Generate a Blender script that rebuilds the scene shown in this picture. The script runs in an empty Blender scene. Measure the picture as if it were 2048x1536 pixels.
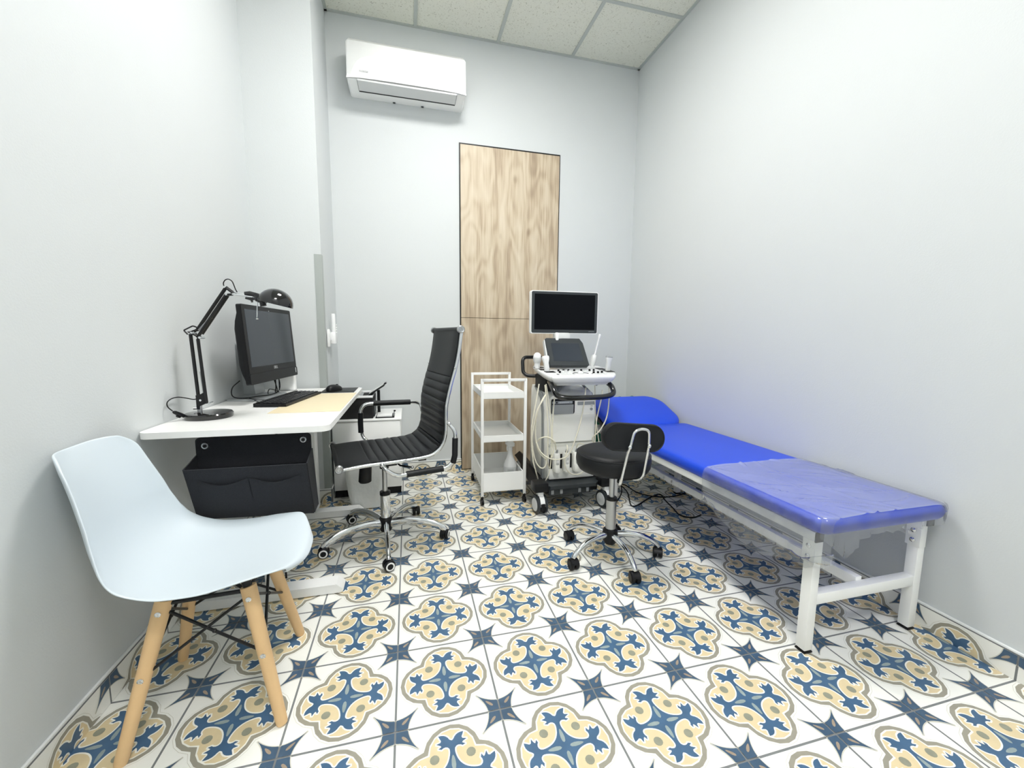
import bpy, bmesh, math, random
from math import sin, cos, pi, radians, sqrt, atan2
from mathutils import Vector, Matrix, noise
from mathutils.geometry import tessellate_polygon
random.seed(7)
scene = bpy.context.scene
COL = scene.collection

# ------------------------------------------------------------------ helpers
def lin(c):
    return tuple((x / 12.92 if x <= 0.04045 else ((x + 0.055) / 1.055) ** 2.4) for x in c)

def rgb(r, g, b):
    return lin((r / 255, g / 255, b / 255)) + (1,)

def mat(name, col, rough=0.5, metal=0.0, var=0.0, scale=20.0, bump=0.0, bscale=60.0, coat=0.0, spec=0.5, trans=0.0, alpha=1.0, ior=1.45):
    m = bpy.data.materials.new(name); m.use_nodes = True
    nt = m.node_tree; b = nt.nodes['Principled BSDF']
    b.inputs['Base Color'].default_value = col
    b.inputs['Roughness'].default_value = rough
    b.inputs['Metallic'].default_value = metal
    b.inputs['Coat Weight'].default_value = coat
    b.inputs['Specular IOR Level'].default_value = spec
    b.inputs['Transmission Weight'].default_value = trans
    b.inputs['Alpha'].default_value = alpha
    b.inputs['IOR'].default_value = ior
    tc = nt.nodes.new('ShaderNodeTexCoord')
    if var > 0:
        n = nt.nodes.new('ShaderNodeTexNoise'); n.inputs['Scale'].default_value = scale
        n.inputs['Detail'].default_value = 4
        nt.links.new(tc.outputs['Object'], n.inputs['Vector'])
        mx = nt.nodes.new('ShaderNodeMix'); mx.data_type = 'RGBA'
        mx.inputs['A'].default_value = tuple(min(1, c * (1 + var)) for c in col[:3]) + (1,)
        mx.inputs['B'].default_value = tuple(c * (1 - var) for c in col[:3]) + (1,)
        nt.links.new(n.outputs['Fac'], mx.inputs['Factor'])
        nt.links.new(mx.outputs['Result'], b.inputs['Base Color'])
    if bump > 0:
        n2 = nt.nodes.new('ShaderNodeTexNoise'); n2.inputs['Scale'].default_value = bscale
        n2.inputs['Detail'].default_value = 3
        nt.links.new(tc.outputs['Object'], n2.inputs['Vector'])
        bp = nt.nodes.new('ShaderNodeBump'); bp.inputs['Strength'].default_value = bump
        bp.inputs['Distance'].default_value = 0.01
        nt.links.new(n2.outputs['Fac'], bp.inputs['Height'])
        nt.links.new(bp.outputs['Normal'], b.inputs['Normal'])
    return m

def basis(d, up=Vector((0, 0, 1))):
    d = Vector(d).normalized()
    if abs(d.dot(up)) > 0.97: up = Vector((1, 0, 0))
    a = d.cross(up).normalized(); b = a.cross(d).normalized()
    return a, b, d

def spline(pts, n=6, closed=False):
    P = [Vector(p) for p in pts]; out = []
    N = len(P); R = range(N if closed else N - 1)
    for i in R:
        if closed: p0, p1, p2, p3 = P[(i - 1) % N], P[i], P[(i + 1) % N], P[(i + 2) % N]
        else:
            p1, p2 = P[i], P[i + 1]
            p0 = P[i - 1] if i > 0 else p1 * 2 - p2
            p3 = P[i + 2] if i + 2 < N else p2 * 2 - p1
        for k in range(n):
            t = k / n
            out.append(0.5 * ((2 * p1) + (p2 - p0) * t + (2 * p0 - 5 * p1 + 4 * p2 - p3) * t * t + (3 * p1 - p0 - 3 * p2 + p3) * t ** 3))
    if not closed: out.append(P[-1].copy())
    return out

def rounded(pts, r, n=6):
    """polyline with its inner corners rounded by radius r"""
    P = [Vector(p) for p in pts]; out = [P[0]]
    for i in range(1, len(P) - 1):
        a, b, c = P[i - 1], P[i], P[i + 1]
        d1 = (a - b); d2 = (c - b); rr = min(r, d1.length * .49, d2.length * .49)
        s = b + d1.normalized() * rr; e = b + d2.normalized() * rr
        for k in range(n + 1):
            t = k / n
            out.append(s * (1 - t) ** 2 + b * 2 * t * (1 - t) + e * t * t)
    out.append(P[-1]); return out

class MB:
    def __init__(s, X=None):
        s.v = []; s.f = []; s.mi = []; s.mats = []; s.X = X or Matrix()
    def add(s, vs, fs, m):
        if m not in s.mats: s.mats.append(m)
        k = s.mats.index(m); o = len(s.v)
        s.v += [s.X @ Vector(p) for p in vs]
        for f in fs:
            s.f.append([i + o for i in f]); s.mi.append(k)
        return s
    def box(s, c, d, m, bev=0.0, R=None, seg=2):
        bm = bmesh.new(); bmesh.ops.create_cube(bm, size=1)
        for v in bm.verts: v.co = Vector((v.co.x * d[0], v.co.y * d[1], v.co.z * d[2]))
        if bev > 0:
            bmesh.ops.bevel(bm, geom=bm.edges[:] , offset=min(bev, min(d) * .49), segments=seg, affect='EDGES', profile=.5)
        bm.verts.index_update()
        R = R or Matrix()
        vs = [Vector(c) + (R @ v.co) for v in bm.verts]
        s.add(vs, [[v.index for v in f.verts] for f in bm.faces], m); bm.free(); return s
    def tube(s, pts, r, m, seg=10, closed=False, asp=1.0, cap=True):
        P = [Vector(p) for p in pts]; N = len(P); vs = []; fs = []
        a = None
        for i, p in enumerate(P):
            if closed: d = P[(i + 1) % N] - P[i - 1]
            else: d = P[min(i + 1, N - 1)] - P[max(i - 1, 0)]
            if d.length < 1e-9: d = Vector((0, 0, 1))
            d.normalize()
            if a is None:
                a, b, _ = basis(d)
            else:
                a = (a - d * a.dot(d))
                if a.length < 1e-6: a, b, _ = basis(d)
                a.normalize(); b = a.cross(d).normalized()
            rr = r[i] if isinstance(r, (list, tuple)) else r
            for k in range(seg):
                t = 2 * pi * k / seg
                vs.append(p + a * cos(t) * rr + b * sin(t) * rr * asp)
        M_ = N if closed else N - 1
        for i in range(M_):
            for k in range(seg):
                i2 = (i + 1) % N; k2 = (k + 1) % seg
                fs.append([i * seg + k, i * seg + k2, i2 * seg + k2, i2 * seg + k])
        if cap and not closed:
            fs.append(list(range(seg))[::-1]); fs.append([(N - 1) * seg + k for k in range(seg)])
        s.add(vs, fs, m); return s
    def cyl(s, a, b, r, m, seg=20, r2=None):
        return s.tube([a, b], [r, r if r2 is None else r2], m, seg)
    def lathe(s, prof, m, c=(0, 0, 0), ax=(0, 0, 1), seg=28):
        a, b, d = basis(ax); c = Vector(c); vs = []; fs = []; n = len(prof)
        for (r, h) in prof:
            for k in range(seg):
                t = 2 * pi * k / seg
                vs.append(c + a * cos(t) * r + b * sin(t) * r + d * h)
        for i in range(n - 1):
            for k in range(seg):
                k2 = (k + 1) % seg
                fs.append([i * seg + k, i * seg + k2, (i + 1) * seg + k2, (i + 1) * seg + k])
        if prof[0][0] > 1e-5: fs.append(list(range(seg))[::-1])
        if prof[-1][0] > 1e-5: fs.append([(n - 1) * seg + k for k in range(seg)])
        s.add(vs, fs, m); return s
    def prism(s, poly, h0, h1, m, F=None):
        """poly in (a,b), extruded along the third axis from h0 to h1; F maps (a,b,h)"""
        F = F or Matrix(); n = len(poly)
        vs = [F @ Vector((p[0], p[1], h0)) for p in poly] + [F @ Vector((p[0], p[1], h1)) for p in poly]
        fs = [[i, (i + 1) % n, n + (i + 1) % n, n + i] for i in range(n)]
        fs += [list(range(n))[::-1], list(range(n, 2 * n))]
        s.add(vs, fs, m); return s
    def grid(s, rows, m, closed=False):
        nr = len(rows); nc = len(rows[0]); vs = [p for r in rows for p in r]; fs = []
        for i in range(nr - 1):
            for j in range(nc if closed else nc - 1):
                j2 = (j + 1) % nc
                fs.append([i * nc + j, i * nc + j2, (i + 1) * nc + j2, (i + 1) * nc + j])
        s.add(vs, fs, m); return s
    def ball(s, c, r, m, seg=16):
        r = r if isinstance(r, (tuple, list)) else (r, r, r)
        prof = [(sin(pi * i / 10), -cos(pi * i / 10)) for i in range(11)]
        vs = []; fs = []
        for (a, h) in prof:
            for k in range(seg):
                t = 2 * pi * k / seg
                vs.append((c[0] + a * cos(t) * r[0], c[1] + a * sin(t) * r[1], c[2] + h * r[2]))
        for i in range(10):
            for k in range(seg):
                k2 = (k + 1) % seg
                fs.append([i * seg + k, i * seg + k2, (i + 1) * seg + k2, (i + 1) * seg + k])
        s.add(vs, fs, m); return s
    def clusters(s):
        """split the shapes into pieces that stand apart from each other"""
        par = list(range(len(s.v)))
        def find(i):
            while par[i] != i: par[i] = par[par[i]]; i = par[i]
            return i
        for f in s.f:
            r = find(f[0])
            for i in f[1:]: par[find(i)] = r
        isl = {}
        for i in range(len(s.v)):
            isl.setdefault(find(i), []).append(i)
        ks = list(isl); n = len(ks)
        if n < 2 or n > 400: return None
        bb = []
        for k in ks:
            P = [s.v[i] for i in isl[k]]
            bb.append(([min(p[a] for p in P) for a in range(3)], [max(p[a] for p in P) for a in range(3)]))
        sz = [max(h[a] - l[a] for a in range(3)) for l, h in bb]
        g = list(range(n))
        def fg(i):
            while g[i] != i: i = g[i]
            return i
        for i in range(n):
            for j in range(i + 1, n):
                d = sqrt(sum(max(0, bb[i][0][a] - bb[j][1][a], bb[j][0][a] - bb[i][1][a]) ** 2 for a in range(3)))
                if d <= max(.02, .5 * max(sz[i], sz[j])) * .98: g[fg(j)] = fg(i)
        roots = {}
        for i in range(n): roots.setdefault(fg(i), len(roots))
        if len(roots) < 2: return None
        lab = {}
        for i, k in enumerate(ks):
            for v in isl[k]: lab[v] = roots[fg(i)]
        return lab, len(roots)
    def build(s, name, parent=None, sharp=38, weld=True, one=False):
        if parent is not None and not one:
            c = s.clusters()
            if c:
                lab, n = c; first = None
                for k in range(n):
                    q = MB(); ids = [i for i in range(len(s.v)) if lab[i] == k]; mp = {i: t for t, i in enumerate(ids)}
                    q.v = [s.v[i] for i in ids]
                    for f, m in zip(s.f, s.mi):
                        if lab[f[0]] == k:
                            if s.mats[m] not in q.mats: q.mats.append(s.mats[m])
                            q.f.append([mp[i] for i in f]); q.mi.append(q.mats.index(s.mats[m]))
                    o = q.build(name, parent, sharp, weld, True)
                    first = first or o
                return first
        me = bpy.data.meshes.new(name)
        me.from_pydata([tuple(v) for v in s.v], [], s.f)
        for m in s.mats: me.materials.append(m)
        me.polygons.foreach_set('material_index', s.mi)
        bm = bmesh.new(); bm.from_mesh(me)
        if weld:
            bmesh.ops.remove_doubles(bm, verts=bm.verts, dist=1e-6)
            bmesh.ops.recalc_face_normals(bm, faces=bm.faces)
        for f in bm.faces: f.smooth = True
        bm.to_mesh(me); bm.free()
        me.set_sharp_from_angle(angle=radians(sharp))
        o = bpy.data.objects.new(name, me); COL.objects.link(o)
        if parent: o.parent = parent
        return o

def rrect(w, h, r, n=5, cx=0, cy=0):
    out = []
    for (sx, sy, a0) in ((1, 1, 0), (-1, 1, 90), (-1, -1, 180), (1, -1, 270)):
        for k in range(n + 1):
            a = radians(a0 + 90 * k / n)
            out.append((cx + sx * (w / 2 - r) + r * cos(a), cy + sy * (h / 2 - r) + r * sin(a)))
    return out

def thing(name, label, cat, loc=(0, 0, 0), rotz=0.0, group=None):
    o = bpy.data.objects.new(name, None); COL.objects.link(o)
    o.empty_display_size = .05
    o.location = loc; o.rotation_euler = (0, 0, rotz)
    o['label'] = label; o['category'] = cat
    if group: o['group'] = group
    return o
def tag(o, label, cat, group=None):
    o['label'] = label; o['category'] = cat
    if group: o['group'] = group
    return o
def struct(o):
    o['kind'] = 'structure'; return o

def text(parent, body, size, X, m, name='lettering', ext=0.0003):
    cu = bpy.data.curves.new(name, 'FONT'); cu.body = body; cu.size = size; cu.extrude = ext
    cu.align_x = 'CENTER'; cu.align_y = 'CENTER'
    t = bpy.data.objects.new(name, cu); COL.objects.link(t)
    me = bpy.data.meshes.new_from_object(t.evaluated_get(bpy.context.evaluated_depsgraph_get()))
    bpy.data.objects.remove(t); bpy.data.curves.remove(cu)
    me.transform(X); me.materials.clear(); me.materials.append(m)
    o = bpy.data.objects.new(name, me); COL.objects.link(o)
    if parent: o.parent = parent
    return o

def frame(o, a, b, n=None):
    """matrix whose columns are the axes a, b, a x b at origin o"""
    a = Vector(a).normalized(); b = Vector(b).normalized(); c = Vector(n) if n else a.cross(b)
    return Matrix(((a.x, b.x, c.x, o[0]), (a.y, b.y, c.y, o[1]), (a.z, b.z, c.z, o[2]), (0, 0, 0, 1)))

# ------------------------------------------------------------------ materials
WALL = mat('wall_paint', rgb(207, 211, 212), .62, bump=.06, bscale=180, var=.012, scale=3)
WHITE = mat('white_paint', rgb(246, 247, 246), .35)
WHITEG = mat('white_gloss', rgb(240, 241, 242), .25, coat=.2)
DESKW = mat('desk_white', rgb(240, 240, 238), .3)
TILEW = mat('tile_white', rgb(246, 246, 240), .33, var=.05, scale=9)
TILEWL = mat('tile_white_line', rgb(250, 248, 238), .33)
TCREAM = mat('tile_cream', rgb(226, 208, 168), .36, var=.10, scale=26)
TGREY = mat('tile_greige', rgb(158, 154, 140), .38, var=.10, scale=40)
TBLUE = mat('tile_blue', rgb(72, 104, 136), .36, var=.26, scale=22)
TSTAR = mat('tile_star', rgb(68, 92, 116), .36, var=.30, scale=24)
TPETAL = mat('tile_petal', rgb(152, 166, 166), .38, var=.2, scale=45)
TBROWN = mat('tile_brown', rgb(164, 148, 130), .38, var=.25, scale=60)
TDOT = mat('tile_dot', rgb(150, 151, 134), .38, var=.2, scale=45)
TFAINT = mat('tile_faint', rgb(214, 212, 200), .38)
GROUT = mat('grout', rgb(128, 131, 132), .8, var=.08)
SILI = mat('silicone', rgb(238, 240, 240), .4)
BLACKP = mat('black_plastic', rgb(17, 18, 21), .42, spec=.35)
BLACKG = mat('black_gloss', rgb(13, 14, 16), .12, coat=.6)
BLACKM = mat('black_metal', rgb(18, 19, 22), .35)
LEATHER = mat('black_leather', rgb(22, 24, 27), .46, spec=.35, bump=.10, bscale=420)
FELT = mat('charcoal_felt', rgb(37, 39, 44), .95, var=.25, scale=260, bump=.5, bscale=500)
CHROME = mat('chrome', rgb(226, 228, 230), .09, metal=1)
STEEL = mat('brushed_steel', rgb(190, 192, 194), .3, metal=1)
SILVER = mat('silver_plastic', rgb(176, 180, 182), .35, metal=.6)
SCREEN = mat('screen_glass', rgb(7, 9, 14), .12, spec=.12)
SCREENG = mat('grey_screen', rgb(52, 58, 66), .16, spec=.4)
DGREY = mat('dark_grey_plastic', rgb(47, 52, 55), .45)
MGREY = mat('mid_grey_plastic', rgb(150, 154, 156), .45)
LGREY = mat('light_grey_plastic', rgb(214, 216, 216), .4)
USW = mat('machine_white', rgb(245, 245, 240), .38)
USW2 = mat('machine_offwhite', rgb(228, 229, 222), .4)
CABLE = mat('cream_cable', rgb(226, 222, 204), .4)
BLUEC = mat('shell_blue', rgb(209, 219, 226), .30)
BEECH = mat('beech', rgb(226, 190, 142), .45, var=.10, scale=14)
VINYL = mat('blue_vinyl', rgb(22, 72, 212), .36, bump=.05, bscale=300)
PADM = mat('beige_mat', rgb(232, 218, 184), .45)
GUARD = mat('guard_grey', rgb(168, 174, 171), .4)
GREEN = mat('green_cloth', rgb(48, 132, 104), .85, var=.2, scale=60, bump=.3)
RUB = mat('black_rubber', rgb(16, 16, 18), .7)
WOODB = BEECH
NAVY = mat('navy_label', rgb(60, 90, 150), .4)
LEAFG = mat('label_green', rgb(48, 120, 82), .5)
MARK = mat('grey_mark', rgb(150, 152, 154), .5)
LOGO = mat('logo_silver', rgb(206, 210, 212), .3)
BINW = mat('bin_white', rgb(240, 241, 240), .5)

def wood_mat():
    m = bpy.data.materials.new('oak_laminate'); m.use_nodes = True
    nt = m.node_tree; N = nt.nodes; L = nt.links; b = N['Principled BSDF']
    b.inputs['Roughness'].default_value = .5
    tc = N.new('ShaderNodeTexCoord')
    # large swirls that bend the grain
    mp = N.new('ShaderNodeMapping'); mp.inputs['Scale'].default_value = (3.2, 3.2, .9)
    L.new(tc.outputs['Object'], mp.inputs['Vector'])
    n1 = N.new('ShaderNodeTexNoise'); n1.inputs['Scale'].default_value = 1.5; n1.inputs['Detail'].default_value = 2
    L.new(mp.outputs['Vector'], n1.inputs['Vector'])
    ws = N.new('ShaderNodeMath'); ws.operation = 'MULTIPLY'; ws.inputs[1].default_value = 9.0
    L.new(n1.outputs['Fac'], ws.inputs[0])
    sn = N.new('ShaderNodeMath'); sn.operation = 'MULTIPLY'; sn.inputs[1].default_value = 6.0
    L.new(ws.outputs[0], sn.inputs[0])
    s2 = N.new('ShaderNodeMath'); s2.operation = 'SINE'; L.new(sn.outputs[0], s2.inputs[0])
    # fine straight fibres
    mp2 = N.new('ShaderNodeMapping'); mp2.inputs['Scale'].default_value = (60, 60, 2.2)
    L.new(tc.outputs['Object'], mp2.inputs['Vector'])
    n2 = N.new('ShaderNodeTexNoise'); n2.inputs['Scale'].default_value = 1.6; n2.inputs['Detail'].default_value = 5
    n2.inputs['Distortion'].default_value = .8
    L.new(mp2.outputs['Vector'], n2.inputs['Vector'])
    # broad boards
    mp3 = N.new('ShaderNodeMapping'); mp3.inputs['Scale'].default_value = (11, 11, .7)
    L.new(tc.outputs['Object'], mp3.inputs['Vector'])
    n3 = N.new('ShaderNodeTexNoise'); n3.inputs['Scale'].default_value = 1.0; n3.inputs['Detail'].default_value = 3
    n3.inputs['Distortion'].default_value = .5
    L.new(mp3.outputs['Vector'], n3.inputs['Vector'])
    def mul(a, k):
        x = N.new('ShaderNodeMath'); x.operation = 'MULTIPLY'; x.inputs[1].default_value = k; L.new(a, x.inputs[0]); return x.outputs[0]
    def add(a, c):
        x = N.new('ShaderNodeMath'); x.operation = 'ADD'; L.new(a, x.inputs[0]); L.new(c, x.inputs[1]); return x.outputs[0]
    t = add(add(mul(s2.outputs[0], .06), mul(n2.outputs['Fac'], .42)), mul(n3.outputs['Fac'], .62))
    cr = N.new('ShaderNodeValToRGB')
    e = cr.color_ramp.elements
    e[0].position = .28; e[0].color = rgb(150, 132, 112)
    e[1].position = .78; e[1].color = rgb(212, 200, 180)
    x = cr.color_ramp.elements.new(.44); x.color = rgb(178, 160, 136)
    x = cr.color_ramp.elements.new(.55); x.color = rgb(196, 181, 157)
    L.new(t, cr.inputs['Fac'])
    # knots
    vo = N.new('ShaderNodeTexVoronoi'); vo.inputs['Scale'].default_value = 1.0
    mp4 = N.new('ShaderNodeMapping'); mp4.inputs['Scale'].default_value = (4.2, .01, 2.3); mp4.inputs['Location'].default_value = (.35, 0, .2)
    L.new(tc.outputs['Object'], mp4.inputs['Vector']); L.new(mp4.outputs['Vector'], vo.inputs['Vector'])
    kr = N.new('ShaderNodeValToRGB'); kr.color_ramp.elements[0].position = .0; kr.color_ramp.elements[0].color = (1, 1, 1, 1)
    kr.color_ramp.elements[1].position = .10; kr.color_ramp.elements[1].color = (0, 0, 0, 1)
    L.new(vo.outputs['Distance'], kr.inputs['Fac'])
    mx = N.new('ShaderNodeMix'); mx.data_type = 'RGBA'; mx.inputs['B'].default_value = rgb(120, 96, 72)
    kf = N.new('ShaderNodeMath'); kf.operation = 'MULTIPLY'; kf.inputs[1].default_value = .5
    L.new(kr.outputs['Color'], kf.inputs[0]); L.new(kf.outputs[0], mx.inputs['Factor'])
    L.new(cr.outputs['Color'], mx.inputs['A']); L.new(mx.outputs['Result'], b.inputs['Base Color'])
    return m
WOOD = wood_mat()

def ceil_mat():
    m = bpy.data.materials.new('acoustic_panel'); m.use_nodes = True
    nt = m.node_tree; N = nt.nodes; L = nt.links; b = N['Principled BSDF']; b.inputs['Roughness'].default_value = .9
    tc = N.new('ShaderNodeTexCoord'); mp = N.new('ShaderNodeMapping'); mp.inputs['Scale'].default_value = (1, 1, 1)
    L.new(tc.outputs['Object'], mp.inputs['Vector'])
    n = N.new('ShaderNodeTexNoise'); n.inputs['Scale'].default_value = 95; n.inputs['Detail'].default_value = 2; n.inputs['Distortion'].default_value = 1.5
    L.new(mp.outputs['Vector'], n.inputs['Vector'])
    cr = N.new('ShaderNodeValToRGB'); e = cr.color_ramp.elements
    e[0].position = .30; e[0].color = rgb(176, 176, 160); e[1].position = .40; e[1].color = rgb(228, 229, 218)
    L.new(n.outputs['Fac'], cr.inputs['Fac']); L.new(cr.outputs['Color'], b.inputs['Base Color'])
    return m
CEILM = ceil_mat()
TBAR = mat('ceiling_bar', rgb(184, 190, 186), .5)

def film_mat(name, haze, tint, rough, sc=14, lo=.6, hi=1.35):
    m = bpy.data.materials.new(name); m.use_nodes = True
    nt = m.node_tree; N = nt.nodes; L = nt.links; N.remove(N['Principled BSDF']); out = N['Material Output']
    tr = N.new('ShaderNodeBsdfTransparent'); tr.inputs['Color'].default_value = (.97, .98, .98, 1)
    df = N.new('ShaderNodeBsdfDiffuse'); df.inputs['Color'].default_value = tint
    tl = N.new('ShaderNodeBsdfTranslucent'); tl.inputs['Color'].default_value = tint
    gl = N.new('ShaderNodeBsdfGlossy'); gl.inputs['Roughness'].default_value = rough
    m1 = N.new('ShaderNodeMixShader'); m1.inputs[0].default_value = .35
    L.new(df.outputs[0], m1.inputs[1]); L.new(tl.outputs[0], m1.inputs[2])
    tc = N.new('ShaderNodeTexCoord'); nz = N.new('ShaderNodeTexNoise'); nz.inputs['Scale'].default_value = sc; nz.inputs['Detail'].default_value = 5
    L.new(tc.outputs['Object'], nz.inputs['Vector'])
    mr = N.new('ShaderNodeMapRange'); mr.inputs['From Min'].default_value = .3; mr.inputs['From Max'].default_value = .75
    mr.inputs['To Min'].default_value = haze * lo; mr.inputs['To Max'].default_value = haze * hi
    L.new(nz.outputs['Fac'], mr.inputs['Value'])
    m2 = N.new('ShaderNodeMixShader'); L.new(mr.outputs[0], m2.inputs[0]); L.new(tr.outputs[0], m2.inputs[1]); L.new(m1.outputs[0], m2.inputs[2])
    fr = N.new('ShaderNodeFresnel'); fr.inputs['IOR'].default_value = 1.45
    m3 = N.new('ShaderNodeMixShader'); L.new(fr.outputs[0], m3.inputs[0]); L.new(m2.outputs[0], m3.inputs[1]); L.new(gl.outputs[0], m3.inputs[2])
    L.new(m3.outputs[0], out.inputs['Surface'])
    return m
FILM = film_mat('clear_film', .17, rgb(236, 240, 244), .07)
FILMT = film_mat('hazy_film', .37, rgb(238, 244, 252), .12, 4, .88, 1.12)  # same clear film with a whiter haze mixed in across the top
BAGM = mat('bag_film', rgb(240, 242, 240), .35, bump=.3, bscale=30)

# ------------------------------------------------------------------ camera
F_PX = 812.486
cam = bpy.data.cameras.new('camera'); camo = bpy.data.objects.new('camera', cam); COL.objects.link(camo)
cam.sensor_fit = 'HORIZONTAL'; cam.sensor_width = 36; cam.lens = F_PX / 2048 * 36; cam.clip_start = .02
RX = Vector((0.96902659, -0.24680821, 0.00855379)); DN = Vector((-0.02009817, -0.11333736, -0.99335326)); FW = Vector((0.24613721, 0.96241381, -0.11478731))
CP = Vector((0.05620615, -1.36332215, 1.10167126))
camo.matrix_world = Matrix(((RX.x, -DN.x, -FW.x, CP.x), (RX.y, -DN.y, -FW.y, CP.y), (RX.z, -DN.z, -FW.z, CP.z), (0, 0, 0, 1)))
scene.camera = camo

# ------------------------------------------------------------------ room
XL, XR, YB, YF, H = -.838, 1.968, 1.927, -2.45, 3.316
XC, YC = -.456, 1.447          # corner of the boxed-in column at the back left
T = .3

def clip_poly(poly, x0, x1, y0, y1):
    for ax, lim, sg in ((0, x0, 1), (0, x1, -1), (1, y0, 1), (1, y1, -1)):
        out = []; n = len(poly)
        for i in range(n):
            a, b = poly[i], poly[(i + 1) % n]
            da, db = (a[ax] - lim) * sg, (b[ax] - lim) * sg
            if da >= 0: out.append(a)
            if (da >= 0) != (db >= 0):
                t = da / (da - db); out.append((a[0] + (b[0] - a[0]) * t, a[1] + (b[1] - a[1]) * t))
        poly = out
        if len(poly) < 3: return None
    return poly

def tri(poly):
    v = [Vector((p[0], p[1], 0)) for p in poly]
    return [[poly[i] for i in t] for t in tessellate_polygon([v])]

def bez(a, c, b, n=5):
    return [((1 - t) ** 2 * a[0] + 2 * t * (1 - t) * c[0] + t * t * b[0], (1 - t) ** 2 * a[1] + 2 * t * (1 - t) * c[1] + t * t * b[1]) for t in [k / n for k in range(n + 1)]]

def quatre(c, r, n=9):
    # angle of the cusp on the diagonal as seen from a lobe centre
    d = 0.5 * (c + sqrt(max(0, 2 * r * r - c * c)))
    a = atan2(d, d - c); P = []
    for k in range(4):
        th = k * pi / 2
        for i in range(n):
            u = -a + 2 * a * i / (n - 1)
            P.append((c * cos(th) + r * cos(th + u), c * sin(th) + r * sin(th + u)))
    return P
def fan(P):
    return [[(0, 0), P[i], P[(i + 1) % len(P)]] for i in range(len(P))]
def rot2(p, k):
    x, y = p
    for _ in range(k): x, y = -y, x
    return (x, y)
def ell(cx, cy, a, b, ang=0, n=10, egg=0):
    P = []
    for i in range(n):
        t = 2 * pi * i / n; x = a * cos(t); y = b * sin(t) * (1 - egg * cos(t))
        P.append((cx + x * cos(ang) - y * sin(ang), cy + x * sin(ang) + y * cos(ang)))
    return P
def stroke(P, w, closed=True):
    out = []; n = len(P)
    for i in range(n if closed else n - 1):
        a, b = P[i], P[(i + 1) % n]; dx, dy = b[0] - a[0], b[1] - a[1]; l = sqrt(dx * dx + dy * dy) or 1
        nx, ny = -dy / l * w, dx / l * w; ex, ey = dx / l * w * .5, dy / l * w * .5
        out.append([(a[0] + nx - ex, a[1] + ny - ey), (b[0] + nx + ex, b[1] + ny + ey), (b[0] - nx + ex, b[1] - ny + ey), (a[0] - nx - ex, a[1] - ny - ey)])
    return out

def tile_layers():
    L = []
    g = .4900
    L.append((TILEW, [[(-g, -g), (g, -g), (g, g), (-g, g)]]))
    c = .206
    L.append((TFAINT, fan(quatre(c, .2735))))
    L.append((TILEW, fan(quatre(c, .2700))))
    L.append((TGREY, fan(quatre(c, .2540))))
    L.append((TILEWL, fan(quatre(c, .2150))))
    L.append((TCREAM, fan(quatre(c, .2020))))
    half = bez((.076, .076), (.110, .040), (.170, .027), 4) + bez((.170, .027), (.208, .018), (.230, .026), 3)[1:]
    leaf = bez((.230, .026), (.258, .044), (.246, .078), (3))[1:] + [(.236, .094), (.246, .122), (.262, .094), (.272, .100), (.292, .138), (.302, .100), (.318, .094)]
    leaf += bez((.318, .094), (.344, .108), (.366, .116), 2)[1:] + bez((.366, .116), (.372, .060), (.334, .030), 4)[1:] + bez((.334, .030), (.312, .020), (.302, .004), 3)[1:]
    up = half + leaf                                  # from the diagonal to the notch at the arm's end
    dn = [(x, -y) for x, y in up][::-1]
    cross = []
    for k in range(4):
        lower = [(x, -y) for x, y in up]              # diagonal below -> notch
        seq = lower + up[::-1][1:]                    # ... -> diagonal above
        cross += [rot2(p, k) for p in seq][:-1]
    L.append((TILEWL, stroke(cross, .013)))
    L.append((TBLUE, tri(cross)))
    pet = []; dots = []
    for k in range(4):
        e = [rot2(p, k) for p in ell(.105, 0, .066, .019, 0, 10, .25)]
        pet.append(e)
        dots.append([rot2(p, k) for p in ell(.16, .16, .042, .042, 0, 12)])
    L.append((TPETAL, pet)); L.append((TDOT, dots))
    star = []; br = []; sw = []
    for k in range(4):
        q = bez((.385, .4915), (.375, .385), (.292, .292), 7) + bez((.292, .292), (.385, .375), (.4915, .385), 7)[1:]
        sw += stroke([rot2(p, k) for p in q], .008, False)
        q2 = q + [(.4915, .4915)]
        star += tri([rot2(p, k) for p in q2])
        br.append([rot2(p, k) for p in ell(.408, .408, .046, .0135, pi / 4, 10, -.3)])
    L.append((TFAINT, sw)); L.append((TSTAR, star)); L.append((TBROWN, br))
    return L
LAYERS = tile_layers()
OVERLAP = (TILEWL, TFAINT)

def tiled(mb, i0, i1, j0, j1, clip, F, lift=.00012):
    """tiles i,j (whole-tile indices) clipped to a rectangle in tile units; F maps (u,v,h) to metres"""
    x0, x1, y0, y1 = clip
    for k, (m, polys) in enumerate(LAYERS):
        vs = []; fs = []
        for i in range(i0, i1):
            for j in range(j0, j1):
                cx, cy = i + .5, j + .5
                inside = cx - .5 >= x0 and cx + .5 <= x1 and cy - .5 >= y0 and cy + .5 <= y1
                if cx + .5 <= x0 or cx - .5 >= x1 or cy + .5 <= y0 or cy - .5 >= y1: continue
                for pi_, P in enumerate(polys):
                    dh = (pi_ % 4) * 2.2e-5 if m in OVERLAP else 0
                    Q = [(p[0] + cx, p[1] + cy) for p in P]
                    if not inside:
                        Q = clip_poly(Q, x0, x1, y0, y1)
                        if not Q: continue
                    o = len(vs)
                    vs += [F @ Vector((q[0] * T, q[1] * T, k * lift + dh)) for q in Q]
                    fs.append(list(range(o, o + len(Q))))
        if vs: mb.add(vs, fs, m)

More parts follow.
